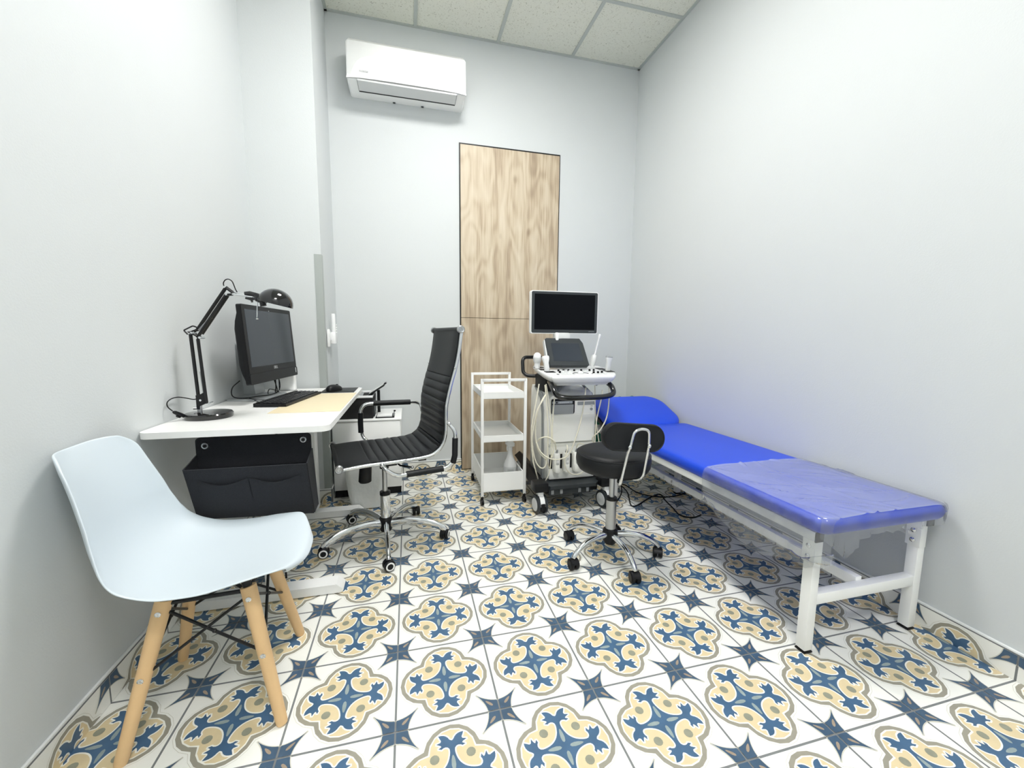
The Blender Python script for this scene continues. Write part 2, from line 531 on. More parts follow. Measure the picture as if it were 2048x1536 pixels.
fl = MB()
fl.box(((XL + XR) / 2, (YF + YB) / 2, -.0515), (XR - XL + .2, YB - YF + .2, .1), GROUT)
tiled(fl, -3, 7, -9, 7, (XL / T, XR / T, YF / T, YB / T), Matrix.Translation((0, 0, -.0009)))
floor = struct(fl.build('floor', weld=False))

def wallbox(name, c, d, m=WALL):
    return struct(MB().box(c, d, m).build(name))
W = .12
wl = MB()
wl.box((XL - W / 2, (YF + YC) / 2, H / 2), (W, YC - YF, H), WALL)
struct(wl.build('wall_left'))
wallbox('wall_column', ((XL - W + XC) / 2, (YC + YB) / 2, H / 2), (XC - XL + W, YB - YC, H))
wallbox('wall_back', ((XL + XR) / 2, YB + W / 2, H / 2), (XR - XL + 2 * W, W, H))
wallbox('wall_right', (XR + W / 2, (YF + YB) / 2, H / 2), (W, YB - YF, H))
wallbox('wall_front', ((XL + XR) / 2, YF - W / 2, H / 2), (XR - XL + 2 * W, W, H))

# ceiling: mineral panels hanging in a metal grid
ce = MB()
ce.box(((XL + XR) / 2, (YF + YB) / 2, H + .055), (XR - XL + .2, YB - YF + .2, .1), CEILM)
GRX = [.153 - .609, .153, .762, 1.365]; GRY = [YB - .6 * k - .575 for k in range(0, 7)]
LIGHTS = [(.153 + .3045, GRY[1] - .3), (.153 + .3045, GRY[4] - .3)]
for x in GRX: ce.box((x, (YF + YB) / 2, H + .002), (.024, YB - YF, .008), TBAR)
for y in GRY: ce.box(((XL + XR) / 2, y, H + .002), (XR - XL, .024, .0075), TBAR)
for x in (XC + .0, XR): ce.box((x - .010 if x > 0 else x + .010, (YF + YB) / 2, H + .002), (.02, YB - YF, .009), TBAR)
ce.box(((XL + XR) / 2, YB - .010, H + .002), (XR - XL, .02, .009), TBAR)
struct(ce.build('ceiling'))

# tiled skirting along every wall, a bead of white silicone above it
SK = .088; D = .009
def skirt(name, a, b, u0, n):
    """from a to b on the floor; u0 = tile coordinate of a along the wall; n = room side normal"""
    a = Vector((a[0], a[1], 0)); b = Vector((b[0], b[1], 0)); d = (b - a); l = d.length; d.normalize(); n = Vector((n[0], n[1], 0))
    mb = MB()
    Fm = Matrix(((d.x, 0, n.x, 0), (d.y, 0, n.y, 0), (0, 1, 0, 0), (0, 0, 0, 1)))
    o = a + n * D
    # v runs from .5-SK/T to .5 of a tile; put v=.5 (tile edge) at z = SK
    Fm = Matrix.Translation(o - d * (u0 * T) + Vector((0, 0, SK - T))) @ Fm
    tiled(mb, int(math.floor(u0)) - 1, int(math.ceil(u0 + l / T)) + 1, 0, 1, (u0, u0 + l / T, 1 - SK / T, 1), Fm)
    c = (a + b) / 2 + n * (D / 2 - .0005); c.z = SK / 2
    sx = abs(d.x) * l + abs(n.x) * (D - .001); sy = abs(d.y) * l + abs(n.y) * (D - .001)
    mb.box(c, (sx, sy, SK), GROUT)
    c.z = SK + .0045
    mb.box(c, (sx, sy, .009), SILI, .002)
    return struct(mb.build(name, weld=False))
skirt('baseboard_left', (XL, YF), (XL, YC), YF / T, (1, 0))
skirt('baseboard_column', (XL, YC), (XC, YC), XL / T, (0, -1))
skirt('baseboard_column_side', (XC, YC), (XC, YB), YC / T, (1, 0))
skirt('baseboard_back', (XC, YB), (.466, YB), XC / T, (0, -1))
skirt('baseboard_back_right', (1.282, YB), (XR, YB), 1.282 / T, (0, -1))
skirt('baseboard_right', (XR, YF), (XR, YB), YF / T, (-1, 0))

# flush oak doors of the wall cupboard, in a dark reveal
struct(MB().box((.874, YB - .002, 1.286), (.822, .006, 2.571), BLACKP).build('trim_1'))
for nm, z0, z1 in (('door_1', .008, 1.2505), ('door_2', 1.2535, 2.557)):
    struct(MB().box((.8735, YB - .008, (z0 + z1) / 2), (.803, .016, z1 - z0), WOOD, .0008, seg=1).build(nm))
# aluminium corner guard on the column
g = MB(); g.box((XC - .019, YC - .0012, .845), (.042, .0026, 1.512), GUARD); g.box((XC + .0012, YC + .020, .845), (.0026, .044, 1.512), GUARD)
struct(g.build('trim_2'))

# ------------------------------------------------------------------ air conditioner
ac = thing('air_conditioner', 'white wall-mounted air conditioner high on the back wall', 'air conditioner', (.094, YB, 2.785))
b = MB()
w2 = .395
body = [(-.0, .0), (-.10, -.002), (-.205, .004), (-.222, .03), (-.215, .24), (-.16, .285), (0, .29)]
rows = []
for x, k in ((-w2, .0), (-w2, .93), (-w2 + .012, 1), (w2 - .012, 1), (w2, .93), (w2, .0)):
    if k == 0: rows.append([(x, -.09, .15)] * len(body)); continue
    rows.append([(x, (p[0] if abs(p[0]) < 1e-6 else p[0] * (1 - (1 - k) * .6)),   .15 + (p[1] - .15) * k) for p in body])
b.grid(rows, WHITE)
b.box((0, -.002, .15), (.72, .004, .28), WHITE)
b.build('body', ac)
# bowed front panel, wider at its upper and lower corners
rows = []
NX = 28
for i in range(NX + 1):
    u = -1 + 2 * i / NX
    row = []
    for j in range(15):
        t = j / 14
        half = .398 - .017 * sin(pi * min(1, t * 1.05))
        z = .012 + .240 * t
        ed = abs(u) ** 10
        corner = max(0, abs(u) - .93) / .07
        zz = z + (-corner ** 2 * .012 if t > .9 else 0) - (abs(u) ** 4 * .004 if t < .1 else 0)
        y = -.226 - .008 * (1 - u * u) + .030 * t - .006 * sin(pi * t) + ed * .008 + (.04 * (max(0, t - .86) / .14) ** 2)
        row.append((u * half, y, zz + .0))
    rows.append(row)
p = MB(); p.grid(rows, WHITEG)
p.grid([[(q[0], q[1] + .006, q[2]) for q in r] for r in rows], WHITEG)
pn = p.build('front_panel', ac)
f = MB()
f.prism([(-.328, -.228), (.328, -.228), (.328, -.108), (-.328, -.108)], -.006, .004, LGREY)
f.build('air_flap', ac)
f = MB(); f.box((0, -.101, -.004), (.658, .012, .005), RUB); f.box((-.3295, -.165, -.003), (.0022, .12, .004), DGREY); f.box((.3295, -.165, -.003), (.0022, .12, .004), DGREY)
f.build('outlet_slot', ac)
f = MB()
for x in (-.10, .10): f.box((x, -.012, -.004), (.018, .012, .006), DGREY, .002)
f.build('clip', ac)
text(ac, 'INVERTER', .013, frame((-.285, -.2335, .052), (1, -.015, 0), (0, .1, 1)), MARK)
text(ac, 'AUX', .016, frame((.335, -.2105, .205), (1, .02, 0), (0, .12, 1)), MARK)

# ------------------------------------------------------------------ desk
DZ = .770
dk = thing('desk', 'white sit-stand desk with rounded corners along the left wall', 'desk', (-.537, .83, 0))
X0, X1, Y0, Y1 = XL + .003, -.233, .235, 1.405
b = MB(Matrix.Translation((.537, -.83, 0)))
b.prism(rrect(X1 - X0, Y1 - Y0, .035, 6, (X0 + X1) / 2, (Y0 + Y1) / 2), DZ - .022, DZ, DESKW)
b.build('desk_top', dk)
for (yy, nm) in ((.435, 'leg'), (1.225, 'leg')):
    L = MB(Matrix.Translation((.537, -.83, 0)))
    L.box((-.51, yy, .40), (.045, .075, .68), WHITE, .004)
    L.prism([(-.80, .004), (-.245, .004), (-.235, .012), (-.237, .020), (-.262, .042), (-.80, .042)], yy - .035, yy + .035, WHITE, Matrix(((1, 0, 0, 0), (0, 0, 1, 0), (0, 1, 0, 0), (0, 0, 0, 1))))
    L.build('leg', dk)
b = MB(Matrix.Translation((.537, -.83, 0)))
b.box((-.53, .42, DZ - .038), (.52, .06, .03), WHITE, .003); b.box((-.53, 1.24, DZ - .038), (.52, .06, .03), WHITE, .003)
b.box((-.62, .83, DZ - .040), (.06, .85, .035), WHITE, .003); b.box((-.44, .83, DZ - .040), (.06, .85, .035), WHITE, .003)
b.build('under_frame', dk)
b = MB(Matrix.Translation((.537, -.83, 0)))
b.tube(spline([(-.30, .60, DZ - .03), (-.27, .50, DZ - .055), (-.30, .40, DZ - .045), (-.40, .36, DZ - .03), (-.44, .40, DZ - .028)], 6), .003, RUB)
b.tube(spline([(-.49, .50, DZ - .05), (-.478, .487, .60), (-.480, .485, .30), (-.478, .487, .05)], 6), .004, RUB)
b.build('power_cable', dk)

pad = MB(); pad.box((-.384, .835, DZ + .001), (.288, .60, .0016), PADM, .0005, seg=1)
tag(pad.build('desk_pad'), 'beige desk pad lying on the white desk top', 'desk pad')

# hanging organiser
og = thing('desk_organizer', 'charcoal felt organiser with two pockets hanging under the desk end', 'hanging organiser', (-.50, .33, .44))
O = (.50, -.33, -.44)
b = MB(Matrix.Translation(O))
b.prism(rrect(.386, .115, .012, 3, -.510, .668), -.004, .004, FELT, Matrix(((1, 0, 0, 0), (0, 0, 1, .327), (0, 1, 0, 0), (0, 0, 0, 1))))
b.build('hanging_flap', og)
b = MB(Matrix.Translation(O))
BK = [(-.672, .25), (-.296, .25)]
def quadslab(mb, P, n, t, m):
    P = [Vector(p) for p in P]; n = Vector(n).normalized() * t
    vs = P + [p + n for p in P]
    mb.add(vs, [[0, 1, 2, 3], [7, 6, 5, 4], [0, 4, 5, 1], [1, 5, 6, 2], [2, 6, 7, 3], [3, 7, 4, 0]], m)
fl_, fr_ = (-.688, .200, .645), (-.309, .200, .643)      # front top corners
bl_, br_ = (-.676, .245, .452), (-.300, .240, .440)      # front bottom corners
rl_, rr_ = (-.702, .33, .662), (-.317, .33, .664)
ql_, qr_ = (-.702, .33, .440), (-.305, .33, .436)
quadslab(b, [fl_, fr_, br_, bl_], (0, -.96, -.28), .005, FELT)
quadslab(b, [rl_, rr_, qr_, ql_], (0, 1, 0), -.004, FELT)
quadslab(b, [fl_, rl_, ql_, bl_], (-1, 0, 0), .004, FELT)
quadslab(b, [fr_, rr_, qr_, br_], (1, 0, 0), .004, FELT)
quadslab(b, [bl_, br_, qr_, ql_], (0, 0, -1), .004, FELT)
b.build('storage_box', og)
FA = Vector(fl_); ax = (Vector(fr_) - FA); ay = (Vector(bl_) - FA); nf = Vector((0, -.96, -.28)).normalized()
for (u0, u1) in ((.085, .49), (.50, .93)):
    pk = MB(Matrix.Translation(O)); rws = []
    for i in range(13):
        t = i / 12; u = u0 + (u1 - u0) * t; dip = .20 + .10 * sin(pi * t) if True else 0
        bul = .010 * sin(pi * t)
        rws.append([FA + ax * u + ay * (dip + (.93 - dip) * k / 5) + nf * (.008 + bul * (1 - k / 5)) for k in range(6)])
    pk.grid(rws, FELT)
    pk.grid([[q - nf * .004 for q in r] for r in rws], FELT)
    pk.grid([[r[0], r[0] - nf * .004] for r in rws], FELT)
    pk.build('pocket', og)
for (x, z) in ((-.672, .696), (-.343, .702)):
    r = MB(Matrix.Translation(O)); r.lathe([(.0, .0), (.006, .001), (.0075, .0035), (.011, .004), (.0125, .001), (.0125, -.002)], STEEL, (x, .322, z), (0, -1, 0), 20)
    r.lathe([(0, 0), (.005, 0), (.005, .0045), (0, .0045)], RUB, (x, .322, z), (0, -1, 0), 12)
    r.build('eyelet', og)
for x in (-.665, -.338):
    r = MB(Matrix.Translation(O)); r.box((x, .337, .722), (.014, .003, .05), WHITE); r.box((x, .336, DZ - .0242), (.014, .02, .003), WHITE)
    r.build('hook', og)

# ------------------------------------------------------------------ desk lamp
LY = .52
lp = thing('desk_lamp', 'black swing-arm desk lamp with a round base and domed shade', 'desk lamp', (-.725, .50, DZ))
LX = Matrix.Translation((.725, -.50, -DZ))
b = MB(LX)
b.lathe([(0, 0), (.079, 0), (.082, .004), (.082, .016), (.078, .021), (.05, .0235), (0, .0245)], BLACKG, (-.725, .50, DZ), seg=40)
b.build('base', lp)
b = MB(LX)
sx, sz = -.767, .808
b.cyl((-.766, LY, DZ + .018), (-.766, LY, DZ + .050), .0085, STEEL, 16)
b.cyl((-.774, LY - .006, DZ + .036), (-.784, LY - .010, DZ + .037), .005, STEEL, 10)
b.build('collar', lp)
def bar(mb, p, q, w, m, dy=0, thick=None):
    mb.tube([(p[0], p[1] + dy, p[2]), (q[0], q[1] + dy, q[2])], w, m, 8); return mb
b = MB(LX)
P = [(-0.772, 0.52, 0.859), (-0.754, 0.52, 0.863), (-0.741, 0.52, 0.872), (-0.739, 0.52, 0.825), (-0.761, 0.52, 0.814), (-0.762, 0.52, 0.801), (-0.772, 0.52, 0.802), (-0.772, 0.52, 0.826)]
b.prism([(p[0], p[2]) for p in P], LY - .011, LY + .011, BLACKM, Matrix(((1, 0, 0, 0), (0, 0, 1, 0), (0, 1, 0, 0), (0, 0, 0, 1))))
for q in ((-0.755, 0.505, 0.839), (-0.726, 0.505, 0.825)):
    b.cyl((q[0], .504, q[2]), (q[0], .536, q[2]), .0042, CHROME, 12)
b.build('base_bracket', lp)
for nm, segs in (('lower_arm', [((-0.777, 0.52, 1.103), (-0.767, 0.52, 0.845), .0066, 0), ((-0.748, 0.52, 1.083), (-0.735, 0.52, 0.825), .0062, -.012), ((-0.757, 0.52, 1.087), (-0.75, 0.52, 0.871), .0055, .012)]),
                 ('upper_arm', [((-0.754, 0.52, 1.117), (-0.645, 0.52, 1.284), .0066, 0), ((-0.75, 0.52, 1.089), (-0.64, 0.52, 1.26), .0062, -.010), ((-0.741, 0.52, 1.103), (-0.641, 0.52, 1.257), .0050, .012)])):
    b = MB(LX)
    for p, q, r, dy in segs: bar(b, p, q, r, BLACKM, dy)
    b.build(nm, lp)
def spring(p, q, r, nm, dy=0):
    p = Vector(p) + Vector((0, dy, 0)); q = Vector(q) + Vector((0, dy, 0)); a, c, d = basis(q - p); l = (q - p).length; n = 26
    pts = [p + d * l * i / (n * 8) + a * cos(i * pi / 4) * r + c * sin(i * pi / 4) * r for i in range(n * 8 + 1)]
    s = MB(LX); s.tube(pts, .0011, STEEL, 5); s.cyl(p, q, .0016, STEEL, 6); s.build(nm, lp)
spring((-0.751, 0.52, 0.954), (-0.746, 0.52, 0.87), .0048, 'spring')
spring((-0.744, 0.52, 1.117), (-0.699, 0.52, 1.169), .0048, 'spring', -.006)
b = MB(LX)
for a1, a2 in (((-0.778, 0.52, 1.111), (-0.748, 0.52, 1.093)), ((-0.776, 0.52, 1.109), (-0.748, 0.52, 1.121))):
    for dy in (-.014, .014):
        A = Vector(a1) + Vector((0, dy, 0)); B = Vector(a2) + Vector((0, dy, 0))
        b.tube([A, B], .0075, BLACKM, 8, asp=.3)
for q in ((-0.766, 0.5, 1.107), (-0.739, 0.5, 1.089)):
    b.cyl((q[0], .500, q[2]), (q[0], .538, q[2]), .0048, CHROME, 12)
loop = [(-0.793, 0.535, 1.101), (-0.806, 0.535, 1.117), (-0.762, 0.51, 1.135), (-0.745, 0.51, 1.127)]
b.tube(rounded(loop, .006, 3), .0028, BLACKM, 8)
b.build('elbow_joint', lp)
b = MB(LX)
tri_ = [(-0.643, 0.52, 1.289), (-0.619, 0.52, 1.269), (-0.619, 0.52, 1.262), (-0.639, 0.52, 1.26)]
b.tube([tri_[0], tri_[1]], .0062, BLACKM, 8); b.tube([tri_[3], tri_[2]], .0050, BLACKM, 8)
b.cyl(Vector(tri_[0]) + Vector((0, -.016, 0)), Vector(tri_[0]) + Vector((0, .012, 0)), .004, CHROME, 12)
b.cyl(Vector(tri_[3]) + Vector((0, -.016, 0)), Vector(tri_[3]) + Vector((0, .012, 0)), .004, CHROME, 12)
b.tube([(-0.62, 0.513, 1.263), (-0.537, 0.513, 1.252)], .0032, CHROME, 8); b.tube([(-0.621, 0.527, 1.272), (-0.561, 0.527, 1.258)], .0032, CHROME, 8)
b.cyl((-0.542, 0.51, 1.253), (-0.533, 0.5, 1.251), .0055, CHROME, 12)
b.build('head_bracket', lp)
b = MB(LX)
b.tube([(-0.577, 0.52, 1.266), (-0.559, 0.52, 1.268), (-0.523, 0.52, 1.259)], [.0085, .0095, .0085], BLACKG, 14)
b.tube([(-0.576, 0.52, 1.249), (-0.554, 0.52, 1.245), (-0.534, 0.52, 1.25)], [.004, .0065, .005], BLACKG, 12)
b.cyl((-0.555, 0.52, 1.24), (-0.552, 0.52, 1.233), .004, BLACKG, 10)
b.build('socket', lp)
# shade: deep dome tipped slightly down to the left
sc = Vector((-0.468, 0.52, 1.23)); axd = Vector((.235, .0, .97)).normalized()
b = MB(LX)
prof = [(.0655 * cos(a), .060 * sin(a)) for a in [radians(x) for x in (0, 8, 18, 30, 42, 54, 66, 76, 85, 90)]]
inner = [(r * .97, h * .965) for r, h in prof[::-1]]
b.lathe([(.0655, -.004)] + prof, BLACKG, sc, axd, 40)
b.build('lamp_shade', lp)
b = MB(LX); b.lathe([(.0638, -.004)] + [(r * .975, h * .97) for r, h in prof], WHITE, sc, axd, 32); b.build('shade_lining', lp)
b = MB(LX)
q = Vector((-0.522, 0.52, 1.249)); b.tube([q - Vector((.012, 0, -.004)), q + Vector((.02, 0, -.008))], [.017, .020], BLACKM, 14)
b.tube([(-0.512, 0.505, 1.236), (-0.508, 0.505, 1.218)], [.010, .012], BLACKM, 10)
b.build('shade_joint', lp)
b = MB(LX); b.tube([(-0.528, 0.5, 1.233), (-0.532, 0.5, 1.171)], .0021, CHROME, 8); b.ball((-0.532, 0.5, 1.166), (.0048, .0048, .0028), CHROME, 10)
b.build('tilt_rod', lp)
b = MB(LX)
b.tube(spline([(-0.65, 0.53, 1.285), (-0.654, 0.53, 1.304), (-0.647, 0.53, 1.318), (-0.635, 0.53, 1.322), (-0.623, 0.53, 1.314), (-0.617, 0.53, 1.298), (-0.611, 0.53, 1.279), (-0.6, 0.53, 1.265), (-0.576, 0.53, 1.264)], 5), .0021, RUB, 7)
b.tube(spline([(-0.771, 0.52, 0.843), (-0.79, 0.526, 0.841), (-0.812, 0.52, 0.848), (-0.822, 0.489, 0.856), (-0.826, 0.453, 0.856), (-0.826, 0.424, 0.849), (-0.824, 0.413, 0.838), (-0.82, 0.414, 0.826), (-0.812, 0.421, 0.813)], 5), .0021, RUB, 7)
b.build('cable', lp)
b = MB(LX); s0 = Vector((-0.81, 0.423, 0.809)); s1 = Vector((-0.79, 0.465, 0.765)) + Vector((0, 0, .016)); 
b.tube([s0, s0.lerp(s1, .12), s0.lerp(s1, .5), s0.lerp(s1, .9), s1], [.0055, .0085, .0095, .0085, .0065], BLACKP, 12, asp=.8)
b.tube([s0.lerp(s1, .3) - Vector((.002, .0, .009)), s0.lerp(s1, .55) - Vector((.002, 0, .009))], .005, BLACKP, 8)
b.tube(spline([s1, s1 + Vector((.02, .010, -.002)), s1 + Vector((.03, .015, -.004))], 4), .0022, RUB, 7)
b.build('inline_switch', lp)

# ------------------------------------------------------------------ desktop computer
YAW = -.122; TL = .064
mo = thing('desktop_computer', 'black all-in-one computer with a grey screen on the desk', 'computer', (-.70, 1.0, DZ))
MXi = Matrix.Translation((.70, -1.0, -DZ))
n_ = Vector((cos(YAW), sin(YAW), 0)); w_ = Vector((-sin(YAW), cos(YAW), 0)); up_ = Vector((0, 0, 1)) * cos(TL) - n_ * sin(TL); nn = w_.cross(up_)
MC = Vector((-.638, 1.040, 1.055))
FM = MXi @ Matrix(((w_.x, up_.x, nn.x, MC.x), (w_.y, up_.y, nn.y, MC.y), (w_.z, up_.z, nn.z, MC.z), (0, 0, 0, 1)))
b = MB(FM)
b.prism(rrect(.55, .378, .010, 4), -.020, -.002, BLACKP)
b.prism(rrect(.55, .378, .010, 4), -.002, .0, BLACKP)
bk = [(-.27, -.05), (-.27, -.03), (.27, -.03), (.27, -.05)]
b.grid([[(x * k, y * k2 - .01, z) for x, y in ((-.27, -.17), (-.27, .17), (.27, .17), (.27, -.17), (-.27, -.17))] for k, k2, z in ((1, 1, -.019), (.985, .72, -.036), (.93, .50, -.050), (.6, .35, -.054), (0, 0, -.054))], BLACKP)
b.build('housing', mo)
b = MB(FM); b.prism(rrect(.545, .324, .006, 3, 0, .025), .0, .0012, BLACKP); b.build('bezel', mo)
b = MB(FM); b.prism(rrect(.494, .274, .002, 2, 0, .030), .0012, .0018, SCREENG); b.build('screen', mo)
b = MB(FM); b.prism(rrect(.550, .050, .008, 3, 0, -.164), .0, .0035, BLACKP); b.build('speaker_bar', mo)
b = MB(FM); b.prism(rrect(.009, .028, .001, 2, .252, -.158), .0036, .0042, LOGO); b.build('sticker', mo)
b = MB(FM); b.lathe([(.003, 0), (.003, .001), (0, .001)], STEEL, (0, .170, .0012), (0, 0, 1), 12); b.build('webcam', mo)
text(mo, 'DELL', .020, FM @ Matrix.Translation((.004, -.123, .0016)), LOGO, 'logo')
b = MB(MXi)
col0 = Vector((-.772, 1.150, DZ + .012)); 
Fc = frame((col0.x, col0.y, col0.z), w_, n_, (0, 0, 1))
for k in range(1):
    v = []
    for (h, x, dd) in ((0, .0, .030), (.10, -.008, .026), (.30, -.026, .018)):
        for (a, c) in ((-.056, -dd), (.056, -dd), (.056, dd), (-.056, dd)):
            v.append(col0 + w_ * a + n_ * (c + x) + Vector((0, 0, h)))
    b.add(v, [[0, 1, 5, 4], [1, 2, 6, 5], [2, 3, 7, 6], [3, 0, 4, 7], [4, 5, 9, 8], [5, 6, 10, 9], [6, 7, 11, 10], [7, 4, 8, 11], [0, 3, 2, 1], [8, 9, 10, 11]], SILVER)
b.box(col0 + n_ * .045 + Vector((0, 0, .27)), (.09, .10, .09), BLACKP, .006, Matrix.Rotation(YAW, 4, 'Z'))
b.build('stand', mo)
b = MB(MXi)
b.prism(rrect(.26, .190, .012, 4), .0, .010, SILVER, Matrix.Translation((-.722, 1.045, DZ + .0005)) @ Matrix.Rotation(pi / 2 - .12, 4, 'Z'))
b.build('stand_base', mo)
b = MB(MXi)
b.tube(spline([(-.772, .955, DZ + .10), (-.79, .91, DZ + .07), (-.79, .905, DZ + .03), (-.76, .93, DZ + .014), (-.70, .98, DZ + .016), (-.66, 1.06, DZ + .014), (-.645, 1.10, DZ + .03), (-.66, 1.10, DZ + .10)], 6), .0026, RUB, 7)
b.tube(spline([(-.655, 1.16, DZ + .12), (-.65, 1.17, DZ + .04), (-.665, 1.12, DZ + .006), (-.69, 1.10, DZ + .01), (-.70, 1.15, DZ + .03), (-.70, 1.22, DZ + .02), (-.705, 1.30, DZ + .004)], 6), .0022, RUB, 7)
b.tube(spline([(-.64, 1.06, DZ + .12), (-.648, 1.09, DZ + .05), (-.66, 1.12, DZ + .018), (-.655, 1.16, DZ + .015)], 6), .0030, RUB, 7)
b.tube(spline([(-.73, .93, DZ + .016), (-.69, .885, DZ + .013), (-.64, .86, DZ + .013), (-.60, .885, DZ + .010)], 6), .0018, RUB, 7)
b.build('cables', mo)

# white box by the column, behind the monitor
rt = MB(); rt.prism(rrect(.085, .050, .012, 5), 0, .15, WHITE, Matrix.Translation((-.655, 1.352, DZ + .0015)))
ro = rt.build('router'); tag(ro, 'small white upright box on the desk behind the computer', 'router')
ro.location = (0, 0, 0)
rb = MB(); rb.prism(rrect(.089, .054, .012, 5), 0, .0015, DGREY, Matrix.Translation((-.655, 1.352, DZ))); rb.cyl((-.700, 1.335, DZ + .004), (-.700, 1.335, DZ + .145), .0022, RUB, 8); x_ = rb.build('foot', ro)

# keyboard
KB = thing('keyboard', 'black computer keyboard on the desk in front of the screen', 'keyboard', (-.534, .922, DZ + .002), radians(81.5))
b = MB(); b.prism([(-.072, .0), (.072, .0), (.072, .016), (-.072, .012)][::1], -.222, .222, BLACKP, Matrix(((0, 0, 1, 0), (1, 0, 0, 0), (0, 1, 0, 0), (0, 0, 0, 1))))
b.build('case', KB)
b = MB()
for r in range(6):
    y = .058 - r * .0232 if r == 0 else .052 - r * .0205
    zz = .0122 + (y + .072) / .144 * .004
    zz = .0163 - (0.072 - y) / .144 * .004 if False else .0120 + (y + .072) / .144 * .0040
    x = -.212
    ks = [1] * 15 if r < 5 else [1.3, 1.2, 1.2, 6, 1.2, 1.2, 1.3, 1.6]
    for k in ks:
        w = .0190 * k
        if r == 0 and random.random() < .0: pass
        b.box((x + w / 2, y, zz + .0022), (w - .0032, .0155, .0040), BLACKM, .001, seg=1); x += w
    for k in range(3):
        if r in (2,) : continue
        b.box((.0885 + k * .0190, y, zz + .0022), (.0158, .0155, .0040), BLACKM, .001, seg=1)
    for k in range(4):
        b.box((.1500 + k * .0188, y, zz + .0022), (.0155, .0155, .0040), BLACKM, .001, seg=1)
kk = b.build('keys', KB, one=True); kk['kind'] = 'stuff'
b = MB(); b.tube(spline([(-.10, .074, .006), (-.10, .10, .004), (-.06, .14, .003), (-.02, .17, .003)], 6), .0018, RUB, 7); b.build('cable', KB)

mp = MB(); mp.box((-.352, 1.275, DZ + .0012), (.188, .225, .0022), BLACKP, .001)
tag(mp.build('mouse_pad'), 'black mouse pad at the far corner of the desk', 'mouse pad')
ms = thing('computer_mouse', 'black computer mouse resting on the black mouse pad', 'mouse', (-.383, 1.26, DZ + .0035), radians(62))
b = MB(); rows = []
for i in range(13):
    a = pi * i / 12; x = -.058 * cos(a); wv = .031 * (sin(a) ** .6) * (1 - .1 * cos(a)); hh = .036 * (sin(a) ** .62) * (1 + .28 * cos(a * 1.0 + .2) * -1 * -1 * .5)
    rows.append([(x, wv * -cos(pi * k / 12), max(0, hh) * sin(pi * k / 12) ** .8) for k in range(13)])
b.grid(rows, BLACKP); b.prism([(-.05, -.02), (.05, -.02), (.05, .02), (-.05, .02)], 0, .003, BLACKP)
b.build('mouse_body', ms)
b = MB(); b.cyl((.030, -.004, .029), (.030, .004, .029), .006, DGREY, 14); b.build('scroll_wheel', ms)
b = MB(); b.tube(spline([(.056, 0, .008), (.075, .004, .003), (.09, .02, .002)], 5), .0018, RUB, 7); b.build('cable', ms)

# ------------------------------------------------------------------ pedestal, things on it, bin
pd = thing('pedestal_cabinet', 'white low cabinet on a black plinth beside the column', 'cabinet', (-.226, 1.70, 0))
PX = Matrix.Translation((.226, -1.70, 0))
b = MB(PX); b.box((-.226, 1.705, .29), (.440, .40, .475), WHITE, .003); b.build('carcass', pd)
b = MB(PX); b.box((-.226, 1.710, .027), (.432, .385, .052), RUB); b.build('plinth', pd)
b = MB(PX); b.box((-.226, 1.4985, .29), (.436, .012, .468), WHITE, .003); b.build('door', pd)
b = MB(PX); b.box((-.224, 1.70, .5335), (.452, .425, .012), WHITE, .004); b.build('top', pd)
pr_ = thing('printer', 'black printer with a tilted paper tray on the low cabinet', 'printer', (-.30, 1.66, .54))
QX = Matrix.Translation((.30, -1.66, -.54))
b = MB(QX); b.box((-.312, 1.665, .612), (.255, .29, .142), RUB, .006)
b.box((-.312, 1.665, .676), (.235, .22, .02), RUB); b.build('body', pr_)
b = MB(QX)
for y in (1.527, 1.80): b.box((-.312, y, .690), (.258, .028, .014), WHITEG, .003)
b.box((-.188, 1.665, .688), (.008, .27, .010), MGREY, .002)
b.build('top_rim', pr_)
b = MB(QX); b.box((-.275, 1.575, .705), (.052, .006, .038), MGREY, .001, Matrix.Rotation(.4, 4, 'Y') @ Matrix.Rotation(-.5, 4, 'X')); b.build('control_panel', pr_)
b = MB(QX); Rt = Matrix.Rotation(radians(-33), 4, 'Y'); b.box((-.165, 1.68, .722), (.13, .16, .008), BLACKP, .002, Rt); b.box((-.168, 1.68, .729), (.115, .13, .002), LGREY, 0, Rt); b.box((-.107, 1.68, .765), (.018, .07, .012), BLACKG, .003, Rt); b.build('paper_tray', pr_)
b = MB(QX); b.box((-.160, 1.74, .625), (.020, .03, .165), BLACKP, .002); b.box((-.181, 1.62, .60), (.006, .10, .11), DGREY, .002); b.build('tray_support', pr_)
pt = thing('paper_stack', 'white paper stack on a black tray at the cabinet edge', 'paper', (-.10, 1.62, .54))
SX = Matrix.Translation((.10, -1.62, -.54))
b = MB(SX); b.box((-.108, 1.60, .5425), (.125, .16, .004), BLACKP, .001); b.cyl((-.052, 1.57, .543), (-.046, 1.57, .577), .004, MGREY, 8); b.ball((-.044, 1.57, .580), (.008, .006, .006), BLACKP); b.build('tray', pt)
b = MB(SX); b.box((-.112, 1.605, .550), (.100, .140, .010), WHITE, .001); b.build('sheets', pt)
bn = thing('waste_bin', 'white waste bin lined with a clear bag behind the office chair', 'bin', (-.222, 1.357, 0))
b = MB(); 
def ringrow(w, h, r, z): return [(x, y, z) for x, y in rrect(w, h, r, 4)]
b.grid([ringrow(.01, .01, .004, .004), ringrow(.165, .145, .03, .004), ringrow(.17, .15, .03, .01), ringrow(.225, .19, .035, .27), ringrow(.232, .197, .035, .275), ringrow(.218, .184, .035, .272), ringrow(.165, .14, .03, .014), ringrow(.01, .01, .004, .012)], BINW, True)
b.build('bucket', bn)
b = MB(); rows = []
